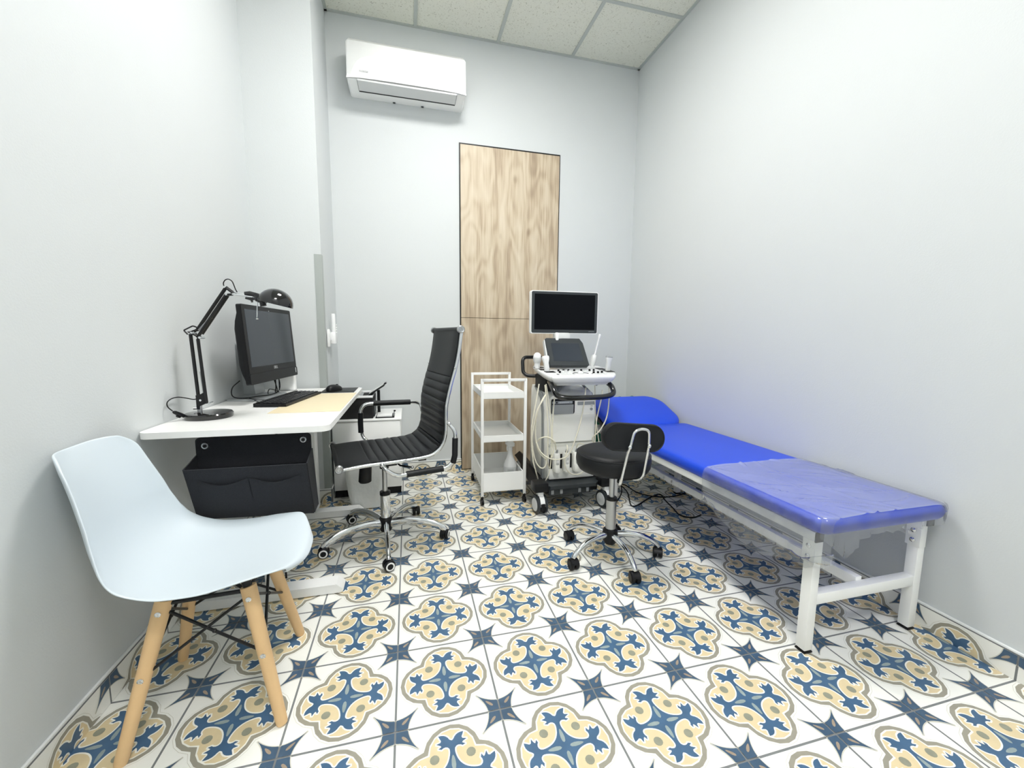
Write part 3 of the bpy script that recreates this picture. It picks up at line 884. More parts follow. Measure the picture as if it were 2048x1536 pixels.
for i, (w, h, z) in enumerate(((.19, .165, .006), (.20, .17, .03), (.212, .182, .09), (.226, .194, .15), (.240, .204, .21), (.250, .212, .27), (.246, .208, .29), (.225, .19, .284))):
    rr = []
    for k, (x, y) in enumerate(rrect(w, h, .04, 6)):
        q = noise.noise(Vector((x * 25, y * 25, z * 14))) * .005 + noise.noise(Vector((x * 60, y * 60, z * 8))) * .003
        rr.append((x * (1 + q * 6), y * (1 + q * 6), z))
    rows.append(rr)
b.grid(rows, BAGM, True); b.build('bin_liner', bn)

# bottle holder on the column side
wh = thing('wall_dispenser', 'small white dispenser on the column side above the desk', 'dispenser', (XC + .002, 1.60, 1.05))
b = MB(); b.box((.009, -.075, .035), (.016, .044, .115), WHITEG, .004); b.build('mounting_plate', wh)
b = MB(); b.box((.024, .0, .035), (.040, .075, .078), WHITEG, .005); b.box((.012, -.045, .03), (.016, .03, .02), WHITEG, .003); b.build('holder', wh)
b = MB(); b.lathe([(.0, 0), (.012, 0), (.013, .01), (.013, .115), (.011, .124), (0, .125)], WHITEG, (.028, .004, .073), seg=20)
for k in range(4): b.lathe([(.0, 0), (.004, .0), (.004, .006), (0, .006)], WHITE, (.041, .012, .074 + k * .016), (1, 0, 0), 8)
b.build('bottle', wh)

# ------------------------------------------------------------------ shell chair
sc_ = thing('shell_chair', 'pale blue plastic shell chair on splayed wooden legs', 'chair', (-.51, -.02, 0), radians(4))
prof = [(-.322, .798), (-.305, .752), (-.286, .685), (-.268, .615), (-.250, .545), (-.218, .482), (-.160, .438), (-.07, .420), (.03, .420), (.12, .432), (.19, .443), (.232, .440), (.252, .425)]
hw = [.128, .158, .172, .190, .207, .222, .232, .234, .230, .217, .200, .175, .140]
dsp = [.050, .060, .065, .070, .072, .068, .055, .036, .030, .029, .023, .016, .004]
PC = spline([(p[0], p[1], 0) for p in prof], 4); n_p = len(PC)
def samp(a, t):
    x = t * (len(a) - 1); i = min(int(x), len(a) - 2); f = x - i; return a[i] * (1 - f) + a[i + 1] * f
rows = []; NS = 24
for i, p in enumerate(PC):
    t = i / (n_p - 1)
    d = (PC[min(i + 1, n_p - 1)] - PC[max(0, i - 1)]).normalized(); nrm = Vector((-d.y, d.x, 0)) 
    if nrm.x + nrm.y < 0: nrm = -nrm
    h = samp(hw, t); dd = samp(dsp, t)
    row = []
    for k in range(NS + 1):
        s = -1 + 2 * k / NS
        e = abs(s) ** 2.3 * dd
        q = p + nrm * e
        # top edge and front edge are round in plan
        x, z = q.x, q.y
        if t < .10: z -= (abs(s) ** 4) * .018 * (1 - t / .10)
        if t > .84: x -= (abs(s) ** 3) * .055 * ((t - .84) / .16)
        wv = s * h
        row.append((x, wv, z))
    rows.append(row)
b = MB(); b.grid(rows, BLUEC)
sh = b.build('seat_shell', sc_, 80)
so = sh.modifiers.new('s', 'SOLIDIFY'); so.thickness = .0065; so.offset = 0
ss = sh.modifiers.new('ss', 'SUBSURF'); ss.levels = 1; ss.render_levels = 2
feet = [(-.186, -.188), (-.188, .176), (.184, -.188), (.172, .184)]
tops = [(-.098, -.105), (-.105, .105), (.100, -.105), (.100, .105)]
ZT = .385
legs = []
for (fx, fy), (tx, ty) in zip(feet, tops):
    A = Vector((fx, fy, 0)); B = Vector((tx, ty, ZT))
    b = MB(); dz = (B - A)
    b.tube([A + dz * k for k in (0, .012, .05, .5, .93, 1)], [.0135, .0150, .0155, .0180, .0205, .0205], BEECH, 16)
    lg = b.build('leg', sc_); legs.append((A, B))
    s = MB()
    for k in (.93, .52):
        q = A + dz * k; nrm = Vector((0, -1 if fy < 0 else 1, .0)).normalized()
        rr = .0205 if k > .9 else .018
        s.lathe([(0, 0), (.0075, .001), (.0075, .0025), (.004, .004), (0, .003)], CHROME, q + nrm * (rr - .0015), nrm, 12)
    s.build('screw', lg)
b = MB()
def lp_(i, k): A, B = legs[i]; return A + (B - A) * k
ring = [0, 2, 3, 1]
for k in range(4):
    i, j = ring[k], ring[(k + 1) % 4]
    b.tube([lp_(i, .94) + Vector((0, 0, 0)), lp_(j, .52)], .0042, BLACKM, 8)
    b.tube([lp_(j, .94), lp_(i, .52)], .0042, BLACKM, 8)
    b.tube([lp_(i, .97), lp_(j, .97)], .006, BLACKM, 8)
    b.ball((lp_(i, .94) + lp_(j, .52)) / 2, .006, BLACKM, 8)
for i in range(4):
    b.tube([lp_(i, .96), Vector((lp_(i, 1).x * .9, lp_(i, 1).y * .95, .412))], .012, BLACKM, 8)
    b.tube([lp_(i, .95), (lp_(i, .95) * .5 + Vector((0, 0, .19)))], .005, BLACKM, 8)
b.box((0, 0, .385), (.13, .012, .016), BLACKM, .002)
b.box((0, 0, .385), (.012, .15, .016), BLACKM, .002)
b.build('wire_frame', sc_)

# ------------------------------------------------------------------ office chair
oc = thing('office_chair', 'black ribbed high-back office chair with a chrome frame and castors', 'office chair', (-.08, .85, 0), radians(192.8))
PF = [(.238, .496), (.13, .502), (.02, .502), (-.10, .504), (-.175, .510), (-.222, .530), (-.252, .572), (-.264, .640), (-.266, .740), (-.288, .845), (-.316, .940), (-.336, 1.030), (-.352, 1.140)]
PS = spline([(p[0], 0, p[1]) for p in PF], 10)
# resample by arc length
cum = [0]
for i in range(1, len(PS)): cum.append(cum[-1] + (PS[i] - PS[i - 1]).length)
LT = cum[-1]
def at_s(s):
    s = max(0, min(LT, s))
    for i in range(1, len(cum)):
        if cum[i] >= s:
            f = (s - cum[i - 1]) / (cum[i] - cum[i - 1] + 1e-9); p = PS[i - 1].lerp(PS[i], f)
            d = (PS[i] - PS[i - 1]).normalized(); return p, d
    return PS[-1], (PS[-1] - PS[-2]).normalized()
def cushion(s0, s1, r0, r1, pitch, nm, ph=0):
    N = int((s1 - s0) / .0035); up = []; dn = []
    for i in range(N + 1):
        s = s0 + (s1 - s0) * i / N; p, d = at_s(s); nr = Vector((-d.z, 0, d.x)) * -1
        if nr.z + nr.x < 0: nr = -nr
        th = .013
        if r0 <= s <= r1: th = .004 + .011 * abs(sin(pi * (s - r0) / pitch)) ** .35
        ru, rd = [], []
        for k in range(13):
            v = -1 + 2 * k / 12; y = v * .222; e = 1 - abs(v) ** 8
            sag = .006 * (1 - v * v)
            ru.append(p + nr * (th * (.35 + .65 * e) - sag) + Vector((0, y, 0)))
            rd.append(p + nr * (-.007 - sag) + Vector((0, y, 0)))
        up.append(ru); dn.append(rd)
    b = MB(); b.grid(up, LEATHER); b.grid([r[::-1] for r in dn], LEATHER)
    b.grid([[u[0], d[0]] for u, d in zip(up, dn)], LEATHER); b.grid([[u[-1], d[-1]] for u, d in zip(up, dn)], LEATHER)
    b.grid([up[0], dn[0]], LEATHER); b.grid([up[-1], dn[-1]], LEATHER)
    return b.build(nm, oc, 60)
SB = .50                                   # arc length of the bend
pitch = .0435
cushion(.0, SB, .135, .135 + pitch * 8.39, pitch, 'seat')
nb = int((LT - .22 - SB) / pitch)
cushion(SB, LT, SB, SB + pitch * nb, pitch, 'backrest')
for sy in (1, -1):
    b = MB(); pts = [at_s(s)[0] for s in [LT * i / 60 for i in range(61)]]
    q_ = []
    for i, p in enumerate(pts):
        d = at_s(LT * i / 60)[1]; nr = Vector((-d.z, 0, d.x)) * -1
        if nr.z + nr.x < 0: nr = -nr
        q_.append(p - nr * .0075 + Vector((0, sy * .231, 0)))
    b.tube(q_, .0088, CHROME, 10)
    for s in (.30, LT - .20): p = at_s(s)[0]; b.ball((p.x, sy * .243, p.z), .005, CHROME, 10)
    b.build('side_rail', oc)
for q, nm in ((PS[0], 'front_roll'), (PS[-1], 'top_roll')):
    b = MB(); b.cyl((q.x, -.222, q.z - .002), (q.x, .222, q.z - .002), .0125, LEATHER, 18); o_ = b.build(nm, oc)
    c = MB()
    for sy in (1, -1):
        c.lathe([(0, 0), (.0175, 0), (.0195, .004), (.0195, .014), (.016, .018), (.011, .0165), (.010, .0185), (.005, .0185), (.004, .016), (0, .016)], STEEL, (q.x, sy * .226, q.z - .002), (0, sy, 0), 24)
    c.build('end_cap', o_)
# arms: the near one hangs below the seat, the far one stands above it
def arm(path, y, p0, p1, v0, v1, nm='armrest'):
    P = [Vector((x, y, z)) for x, z in path]; P[0].y = P[-1].y = y * .915
    b = MB(); b.tube(rounded(P, .055, 7), .0098, CHROME, 12)
    a = b.build(nm, oc)
    c = MB()
    c.tube([Vector((p0[0], y, p0[1])), Vector((p1[0], y, p1[1]))], .0172, LEATHER, 14, asp=.9)
    c.build('arm_pad', a)
    c = MB(); c.tube([Vector((x, y, z)) for x, z in v0], .0150, LEATHER, 12); c.build('sleeve', a)
    c = MB()
    for q in (P[0], P[-1]): c.ball((q.x, q.y + (.006 if y > 0 else -.006), q.z), .0105, CHROME, 12)
    c.build('bolt', a)
# local +y is the near side
arm([(.050, .492), (.034, .470), (-.012, .434), (-.255, .438), (-.303, .470), (-.310, .625), (-.282, .663)], .262, (-.060, .436), (-.243, .439), [(-.296, .462), (-.306, .500), (-.308, .590)], None)
arm([(.048, .492), (.075, .520), (.083, .600), (.080, .712), (-.235, .704), (-.268, .690), (-.272, .650)], -.262, (.010, .711), (-.205, .705), [(.082, .545), (.083, .600), (.081, .660)], None)
b = MB()
b.box((0, 0, .462), (.17, .13, .035), BLACKM, .006); b.box((.0, 0, .480), (.05, .44, .012), BLACKM, .002); b.box((-.15, 0, .486), (.04, .44, .012), BLACKM, .002); b.box((-.08, 0, .470), (.22, .10, .022), BLACKM, .004)
b.tube([(-.03, .06, .462), (-.05, .17, .455), (-.10, .215, .452)], .0045, BLACKM, 8); b.ball((-.10, .215, .452), .008, STEEL, 8)
b.build('tilt_mechanism', oc)
b = MB(); b.tube([(.088, 0, .465), (.090, 0, .440), (.094, 0, .425), (.100, 0, .342), (.100, 0, .336)], [.034, .034, .028, .030, .025], BLACKP, 20, asp=1.1); b.build('tension_knob', oc)
b = MB(); b.lathe([(.024, .40), (.024, .455)], BLACKM); b.lathe([(.0135, .26), (.0135, .42)], STEEL, seg=20); b.build('gas_lift', oc)
b = MB(); b.lathe([(.0, .115), (.0255, .115), (.0255, .262)], CHROME, seg=32); b.lathe([(.0275, .252), (.0275, .270), (.0150, .272)], BLACKP, seg=28); b.build('column', oc)
b = MB(); b.lathe([(.0, .052), (.030, .052), (.033, .062), (.034, .118), (.028, .128), (0, .128)], BLACKP, seg=28); b.build('hub', oc)
def castor(mb, c, ang, r, wm, ring=True, w=.020, sep=.013):
    """twin wheel castor at floor point c, wheels rolling along ang"""
    d = Vector((cos(ang), sin(ang), 0)); ax = Vector((-sin(ang), cos(ang), 0)); c = Vector((c[0], c[1], r))
    for s in (1, -1):
        o = c + ax * s * sep
        mb.lathe([(0, -w / 2), (r * .80, -w / 2), (r * .97, -w * .3), (r, 0), (r * .97, w * .3), (r * .80, w / 2), (0, w / 2)], wm, o, ax, 26)
        if ring:
            mb.lathe([(r * .52, 0), (r * .52, .0015), (r * .76, .0015), (r * .76, 0)], WHITE, o + ax * s * (w / 2 + .0), ax * s, 26)
            mb.lathe([(0, 0), (r * .50, .0), (r * .50, .002), (0, .003)], wm, o + ax * s * (w / 2 + .0), ax * s, 26)
    # hood over the wheels
    hood = []
    for i in range(9):
        a = radians(15 + 150 * i / 8); p = c + d * cos(a) * r * 1.06 + Vector((0, 0, 1)) * sin(a) * r * 1.06
        hood.append([p + ax * t for t in ((-.004, .004) if ring or r < .022 else (-.019, .019))])
    mb.grid(hood, wm)
    mb.cyl(c + d * r * .15 + Vector((0, 0, r * .9)), c + d * r * .15 + Vector((0, 0, r * 1.55)), .0065, wm, 12)
def star_base(root, n0, R_, hubr, hz, path, seg_r, cr, ring, cang, asp=1.0, nm='base_leg'):
    for k in range(5):
        a = n0 + k * 2 * pi / 5; D_ = Vector((cos(a), sin(a), 0))
        b = MB(); b.tube(spline([D_ * r + Vector((0, 0, z)) for r, z in path], 6), [seg_r * (1.12 - .3 * i_ / (6 * (len(path) - 1))) for i_ in range(6 * (len(path) - 1) + 1)], CHROME, 14, asp=asp)
        lg = b.build(nm, root)
        c = MB(); e = D_ * path[-1][0]; castor(c, (e.x, e.y), cang[k], cr, BLACKP, ring)
        c.build('castor', lg)
rt_ = radians(192.8)
wa = [radians(x) for x in (-157, -89, -19, 57, 125)]
star_base(oc, wa[0] - rt_, .325, .03, .09, [(.028, .092), (.10, .104), (.19, .101), (.262, .084), (.305, .062), (.318, .048)], .0125, .027, True,
          [radians(x) - rt_ for x in (5, 20, 70, 95, 20)], 1.8)

# ------------------------------------------------------------------ stool
st = thing('medical_stool', 'black padded round stool with a small backrest and five castors', 'stool', (1.03, .41, 0))
b = MB(); b.lathe([(0, .455), (.150, .455), (.168, .462), (.178, .480), (.182, .505), (.180, .528), (.170, .545), (.150, .553), (.08, .557), (0, .558)], LEATHER, seg=56)
b.lathe([(.1785, .5345), (.1805, .537), (.1785, .5395)], LEATHER, seg=56)
b.build('seat', st, 50)
b = MB(); b.lathe([(0, .449), (.10, .449), (.10, .456)], BLACKM); b.box((.03, -.06, .447), (.10, .16, .006), BLACKM); b.build('seat_plate', st)
b = MB(Matrix.Translation((-.014, -.195, .664)) @ Matrix.Rotation(radians(-3), 4, 'Z') @ Matrix.Rotation(radians(5), 4, 'Y') @ Matrix.Rotation(radians(-6), 4, 'X'))
rr = rrect(.298, .126, .062, 10); rows = []
for (k, y) in ((.0, .030), (.55, .030), (.86, .026), (.97, .012), (1, -.004), (.985, -.016), (.95, -.022), (.90, -.0225), (.3, -.0225), (0, -.0225)):
    rows.append([(x * (k if k < .5 else (1 - (1 - k) * .42)), y - .10 * (x * (k if k < .5 else 1)) ** 2 * -1, z * k) for x, z in rr])
b.grid(rows, LEATHER, True)
pip = [(x * .955, -.022 + .10 * x * x, z * .90) for x, z in rr]
b.tube(pip, .0028, LEATHER, 6, True)
b.build('backrest', st, 50)
b = MB()
U = [(-.01, -.10, .440), (-.040, -.14, .438), (-.052, -.186, .442), (-.044, -.226, .600), (-.040, -.240, .640), (-.026, -.2415, .702), (.012, -.2425, .712), (.046, -.2415, .702), (.052, -.236, .630), (.060, -.190, .474), (.052, -.15, .446), (.03, -.10, .444)]
b.X = Matrix.Translation((-.010, 0, 0)); b.tube(rounded(U, .035, 6), .0068, CHROME, 10)
b.build('back_bracket', st)
b = MB()
for x in (-.052, .042): b.ball((x, -.240, .632), (.0088, .0075, .0105), CHROME, 10)
b.build('bracket_screw', st)
b = MB(); b.lathe([(.0135, .29), (.0135, .449)], STEEL, seg=20); b.tube([(.0, 0, .438), (.06, -.02, .436), (.10, -.03, .43)], .005, BLACKM, 8); b.build('gas_lift', st)
b = MB(); b.lathe([(0, .135), (.0255, .135), (.0255, .300)], STEEL, seg=30); b.lathe([(.027, .296), (.027, .310), (.015, .312)], BLACKP, seg=24); b.build('column', st)
b = MB(); b.lathe([(0, .066), (.026, .068), (.036, .085), (.040, .115), (.036, .140), (.027, .148), (0, .148)], BLACKP, seg=28); b.build('hub', st)
star_base(st, radians(-90), .25, .03, .1, [(.03, .118), (.09, .120), (.155, .112), (.205, .090), (.235, .066), (.240, .056)], .0135, .0265, False, [radians(x) for x in (80, 60, 170, 100, 95)], 1.0)

# ------------------------------------------------------------------ trolley
tr = thing('utility_trolley', 'white three-tier metal trolley in front of the oak doors', 'trolley', (.655, 1.40, 0), radians(-1.2))
TX, TY = .1425, .238      # half sizes
b = MB(); s = .018
for y in (-TY, TY):
    for x in (-TX, TX): b.box((x, y, .448), (s, s, .776), WHITE, .0015)
    b.box((0, y, .827), (2 * TX, s, s), WHITE, .0015)
b.build('frame', tr)
def tray(z0, z1, nm):
    b = MB(); t = .003; w, d = 2 * TX - s * .6, 2 * TY - s * .0
    b.box((0, 0, z0 + t / 2), (w, d, t), WHITE)
    for sgn in (1, -1):
        b.box((sgn * (w / 2 - t / 2), 0, (z0 + z1) / 2), (t, d, z1 - z0), WHITE); b.box((0, sgn * (d / 2 - t / 2), (z0 + z1) / 2), (w, t, z1 - z0), WHITE)
        b.box((sgn * (w / 2 - .004), 0, z1), (.008, d, .004), WHITE, .001); b.box((0, sgn * (d / 2 - .004), z1), (w, .008, .004), WHITE, .001)
    b.build(nm, tr)
tray(.706, .746, 'top_tray'); tray(.422, .462, 'middle_tray'); tray(.088, .212, 'bottom_tray')
for (x, y) in ((-TX, -TY), (TX, -TY), (-TX, TY), (TX, TY)):
    b = MB(); b.lathe([(.0095, .045), (.0095, .066)], BLACKP, (x, y, 0), seg=12); castor(b, (x, y), radians(100), .021, BLACKP, False, .008, .0052)
    b.build('castor', tr)
sp = thing('spray_bottle', 'white spray bottle with a trigger on the bottom trolley tray', 'bottle', (.737, 1.335, .0915), radians(200))
b = MB(); b.lathe([(0, 0), (.043, 0), (.046, .006), (.046, .115), (.044, .124), (.034, .150), (.024, .172), (.017, .200), (.0145, .225), (0, .225)], WHITEG, seg=30); b.build('bottle_body', sp)
b = MB(); b.lathe([(.0465, .030), (.0468, .031), (.0468, .108), (.0465, .109)], LGREY, seg=30); b.build('sticker', sp)
b = MB()
for k, z in enumerate((.040, .046, .052, .058, .082, .088, .094)):
    for a0, a1 in ((35, 95),):
        pts = [(cos(radians(a)) * .0471, sin(radians(a)) * .0471, z) for a in range(a0, a1, 6)]; b.tube(pts, .0011, MGREY, 4)
b.build('small_print', sp)
b = MB(); b.grid([[(cos(radians(a)) * .0473, sin(radians(a)) * .0473, z) for a in range(102, 128, 4)] for z in (.03, .05)], LEAFG); b.build('green_mark', sp)
b = MB(); b.lathe([(.0165, .222), (.0165, .245), (.013, .247)], WHITEG, seg=20); b.prism([(-.030, .245), (.020, .245), (.028, .262), (.036, .268), (.034, .283), (-.010, .288), (-.032, .270)], -.009, .009, WHITEG, Matrix(((1, 0, 0, 0), (0, 0, 1, 0), (0, 1, 0, 0), (0, 0, 0, 1))))
b.tube(spline([(.018, 0, .262), (.026, 0, .245), (.024, 0, .222)], 4), .0045, WHITEG, 8); b.build('trigger_head', sp)

# ------------------------------------------------------------------ examination couch
cc = thing('examination_couch', 'blue vinyl examination couch on a white steel frame along the right wall', 'couch', (1.66, .55, 0))
CX = Matrix.Translation((-1.66, -.55, 0))
xa, xb = 1.375, 1.935; ya, yb = -.355, 1.40
S = .034
def rail(mb, p, q, w=S, h=S, m=WHITE): 
    p, q = Vector(p), Vector(q); c = (p + q) / 2; d = q - p
    mb.box(c, (max(abs(d.x), w), max(abs(d.y), w if abs(d.x) < .01 and abs(d.z) < .3 or True and abs(d.y) < .01 else abs(d.y)), max(abs(d.z), h)), m, .003)
b = MB(CX)
for x in (xa + .017, xb - .017): b.box((x, (ya + yb) / 2, .4375), (S, yb - ya, S), WHITE, .003)
for y in (ya + .06, .55, 1.03, yb - .02): b.box(((xa + xb) / 2, y, .4375), (xb - xa - S, .026, .026), WHITE, .002)
b.build('frame', cc)
b = MB(CX)
for x in (xa + .017, xb - .017): b.box((x, ya - .0015, .4375), (S + .001, .005, S + .001), BLACKP, .001)
b.build('end_plug', cc)
for (yy, far) in ((-.330, False), (1.06, True)):
    for x in (1.404, 1.903):
        lx = x
        b = MB(CX); b.box((lx, yy, .2225), (.036, .036, .425), WHITE, .003); b.box((lx, yy, .003), (.037, .037, .006), BLACKP, .001)
        sgn = -1 if lx < 1.6 else 1
        b.box((lx, yy - .019, .376), (.030, .003, .088), WHITE, .001)
        b.box((lx + sgn * -0.0 - .0195, yy, .385), (.004, .046, .100), WHITE, .001)
        lg = b.build('leg', cc)
        c = MB(CX)
        for z in (.358, .396): c.lathe([(.009, 0), (.009, .003), (.005, .006), (0, .006)], CHROME, (lx - .0215, yy, z), (-1, 0, 0), 12)
        c.build('bolt', lg)
    b = MB(CX); b.box((1.6535, yy, .200), (.465, .034, .040), WHITE, .003); b.build('crossbar', cc)
b = MB(CX); b.box((1.655, .365, .213), (.030, 1.36, .040), WHITE, .003)
b.box((1.638, -.12, .213), (.005, .16, .034), WHITE, .001); b.box((1.638, .80, .213), (.005, .2, .034), WHITE, .001)
b.build('stretcher', cc)
b = MB(CX)
for y in (-.18, -.12, .76, .84): b.lathe([(.010, 0), (.010, .003), (.005, .006), (0, .006)], CHROME, (1.6355, y, .214), (-1, 0, 0), 12)
b.build('stretcher_bolt', cc)
def pad_(name, y0, y1, z0, z1, X=Matrix(), bulge=.0, r=.05, ends=(1, 1), nx=22, ny=40):
    """upholstered slab with fully rounded edges"""
    b = MB(CX @ X); x0, x1 = 1.362, 1.948; th = z1 - z0
    cx, cy = (x0 + x1) / 2, (y0 + y1) / 2; w, d = x1 - x0, y1 - y0
    up, dn = [], []
    base = rrect(w, d, r, 8)
    rows = []
    for k, zz in ((0, z0), (.90, z0), (.965, z0 + th * .06), (.99, z0 + th * .25), (1.0, z0 + th * .5), (.992, z0 + th * .72), (.972, z0 + th * .90), (.94, z0 + th * .975), (.86, z1 + .001), (.5, z1 + .004), (0, z1 + .005)):
        if k < .9: row = [(cx + x * k, cy + y * k, zz) for x, y in base]
        else:
            e = (1 - k) * .29
            row = [(cx + x - (x / (abs(x) + 1e-9)) * min(abs(x), e), cy + y - (y / (abs(y) + 1e-9)) * min(abs(y), e), zz) for x, y in base]
        rows.append(row)
    b.grid(rows, VINYL, True)
    return b.build(name, cc, 60)
pad_('mattress', -.392, 1.070, .455, .514, r=.035)
HG = Matrix.Translation((0, 1.072, .458)) @ Matrix.Rotation(radians(21.5), 4, 'X') @ Matrix.Translation((0, -1.072, -.458))
pad_('headrest', 1.074, 1.480, .458, .516, HG, r=.12)
b = MB(CX @ HG); b.box((1.655, 1.26, .448), (.50, .34, .014), MGREY, .002); b.box((1.385, 1.22, .435), (.026, .26, .026), DGREY, .002); b.build('headrest_support', cc)
b = MB(CX)
for x in (1.42, 1.88): b.tube([(x, 1.30, .455), (x, 1.36, .50)], .008, STEEL, 8)
b.box((1.50, .62, .41), (.10, .03, .018), BLACKP); b.box((1.75, .62, .41), (.10, .03, .018), BLACKP)
b.build('ratchet', cc)

# clear film over the foot end
FX = Matrix.Translation((0, 0, 0))
rows = []
NYF = 140; rows = []
x0, x1 = 1.362, 1.948
def inset(d):
    d = max(0, .045 - d)
    return .045 - sqrt(max(0, .045 ** 2 - d * d))
def sect(y):
    x0, x1 = 1.362 + inset(y + .3985), 1.948 - inset(y + .3985)
    """cross-section of the film at depth y: free hem on the left, over the edge, across the top, down the wall side"""
    zt = .5205
    t = (y + .395) / .565        # 0 at the foot, 1 at the upper end
    hem = .285 + .030 * sin(t * 9) + .07 * max(0, .12 - t) / .12 + .05 * max(0, t - .85) / .15
    P = [(x0 + .018, hem), (x0 + .006, hem + .04), (x0 - .004, .36), (x0 - .007, .42), (x0 - .007, .455), (x0 - .008, .480), (x0 - .003, .503), (x0 + .012, .5165), (x0 + .04, zt), (x0 + .10, zt + .003)]
    for k in range(1, 22): P.append((x0 + .10 + (x1 - x0 - .14) * k / 22, zt + .0035))
    P += [(x1 - .02, .519), (x1 - .004, .508), (x1 + .001, .490)]
    return P
rnd = random.Random(11); RID = []
for k in range(34):
    cx_ = rnd.uniform(1.38, 1.93); cy_ = rnd.uniform(-.39, .16) if k > 12 else rnd.uniform(-.36, -.05)
    a_ = radians(rnd.gauss(-52, 22)); RID.append((cx_, cy_, cos(a_), sin(a_), rnd.uniform(.05, .17), rnd.uniform(.004, .009), rnd.uniform(.003, .0085), rnd.uniform(-2.2, 2.2)))
def wrinkle(x, y):
    z = 0
    for (a, b_, c, s_, L_, w_w, h_, kv) in RID:
        u = (x - a) * c + (y - b_) * s_; v = -(x - a) * s_ + (y - b_) * c + kv * u * u
        if abs(u) < L_ and abs(v) < w_w * 3: z += h_ * exp_(-(v / w_w) ** 2) * (1 - (u / L_) ** 2)
    return z
exp_ = math.exp
for i in range(NYF + 1):
    y = -.398 + .568 * i / NYF + 0
    P = spline([(a, y, c) for a, c in sect(y)], 4)
    row = []
    for j, p in enumerate(P):
        if p.z < .5165:
            if p.x < 1.5:
                amp = .014 * min(1, max(0, (.47 - p.z) / .08))
                q = noise.noise(Vector((p.y * 11, p.z * 7, 3))) + .6 * noise.noise(Vector((p.y * 30, p.z * 18, 8)))
                p = p + Vector((-abs(q) * amp + noise.noise(Vector((p.y * 60, p.z * 40, 1))) * .0014, 0, 0))
        else:
            p = p + Vector((0, 0, wrinkle(p.x, p.y) + .0006))
        if i == NYF: p = p + Vector((0, .012 * noise.noise(Vector((p.x * 6, 1, 5))), 0))
        row.append(p)
    rows.append(row)
f = MB()
f.grid([r[:29] for r in rows], FILM); f.grid([r[28:] for r in rows], FILMT)
# foot end: short gathered skirt
end = []
for i in range(60):
    x = x0 + .004 + (x1 - x0 - .008) * i / 59; q = noise.noise(Vector((x * 45, 0, 4)))
    dy = inset(min(x - x0, x1 - x) + .0005)
    lo = .448 + .008 * q - (.075 * max(0, 1 - abs(x - 1.455) / .09) if x < 1.56 else 0)
    col = [(x, -.388 + dy, .522), (x, -.399 + dy, .517), (x, -.403 + dy, .505), (x, -.402 + dy + q * .002, .485), (x, -.401 + dy + q * .003, .465)]
    n2 = 4
    for k in range(1, n2 + 1): col.append((x, -.400 + dy + q * .006 + .004 * k * q, .465 + (lo - .465) * k / n2))
    end.append(col)
f.grid(end, FILM)
fo = f.build('plastic_film', None, 180)
tag(fo, 'clear wrinkled plastic film over the foot end of the blue couch', 'plastic film')

# green cloth behind the headrest
b = MB(); rows = []
for i in range(18):
    x = 1.40 + .46 * i / 17
    rows.append([(x, 1.505 + noise.noise(Vector((x * 20, k, 0))) * .014 + .010 * sin(k), .645 - .045 * k - (0.02 * (k == 0) * abs(noise.noise(Vector((x * 9, 2, 1)))))) for k in range(9)])
b.grid(rows, GREEN); g1 = [[(p[0], p[1] + .005, p[2]) for p in r] for r in rows]; b.grid(g1, GREEN)
b.grid([[r[0], r2[0]] for r, r2 in zip(rows, g1)], GREEN)
tag(b.build('folded_cloth'), 'green cloth hung behind the raised head of the blue couch', 'cloth')

# ------------------------------------------------------------------ ultrasound machine
us = thing('ultrasound_machine', 'white medical ultrasound scanner on castors with two black screens', 'ultrasound machine', (1.08, 1.20, 0))
UX = Matrix.Translation((-1.08, -1.20, 0))
def U(): return MB(UX)
FZ = Matrix(((1, 0, 0, 0), (0, 0, 1, 0), (0, 1, 0, 0), (0, 0, 0, 1)))      # (x, z) profile extruded along y
FXm = Matrix(((0, 0, 1, 0), (1, 0, 0, 0), (0, 1, 0, 0), (0, 0, 0, 1)))      # (y, z) profile extruded along x
# base: side arms, tray, castors
b = U()
for x0_, x1_, xf in ((.865, .925, .812), (1.235, 1.295, 1.30)):
    s = -1 if xf < 1 else 1
    P = [Vector((x0_ + .03, 1.66, .175)), Vector((x0_ + .03, 1.50, .165)), Vector((.845 if s < 0 else 1.29, 1.12, .165)), Vector((.842 if s < 0 else 1.29, .985, .165))]
    b.tube(P, [.040, .042, .042, .040], BLACKP, 4, asp=.8)
    b.box((.842 if s < 0 else 1.29, .985, .172), (.092, .095, .062), BLACKP, .012)
b.box((1.07, 1.25, .135), (.36, .50, .06), BLACKP, .01)
b.prism([(.872, 1.00), (.905, .955), (1.215, .955), (1.26, 1.00), (1.26, 1.10), (.872, 1.10)], .150, .172, DGREY)
b.box((1.045, .985, .126), (.285, .02, .048), DGREY, .004); 
b.build('base', us)
b = U()
for x in (.925, .985, 1.11, 1.165): b.box((x, .9735, .126), (.018, .004, .028), MGREY, .001)
b.build('bumper_plate', us)
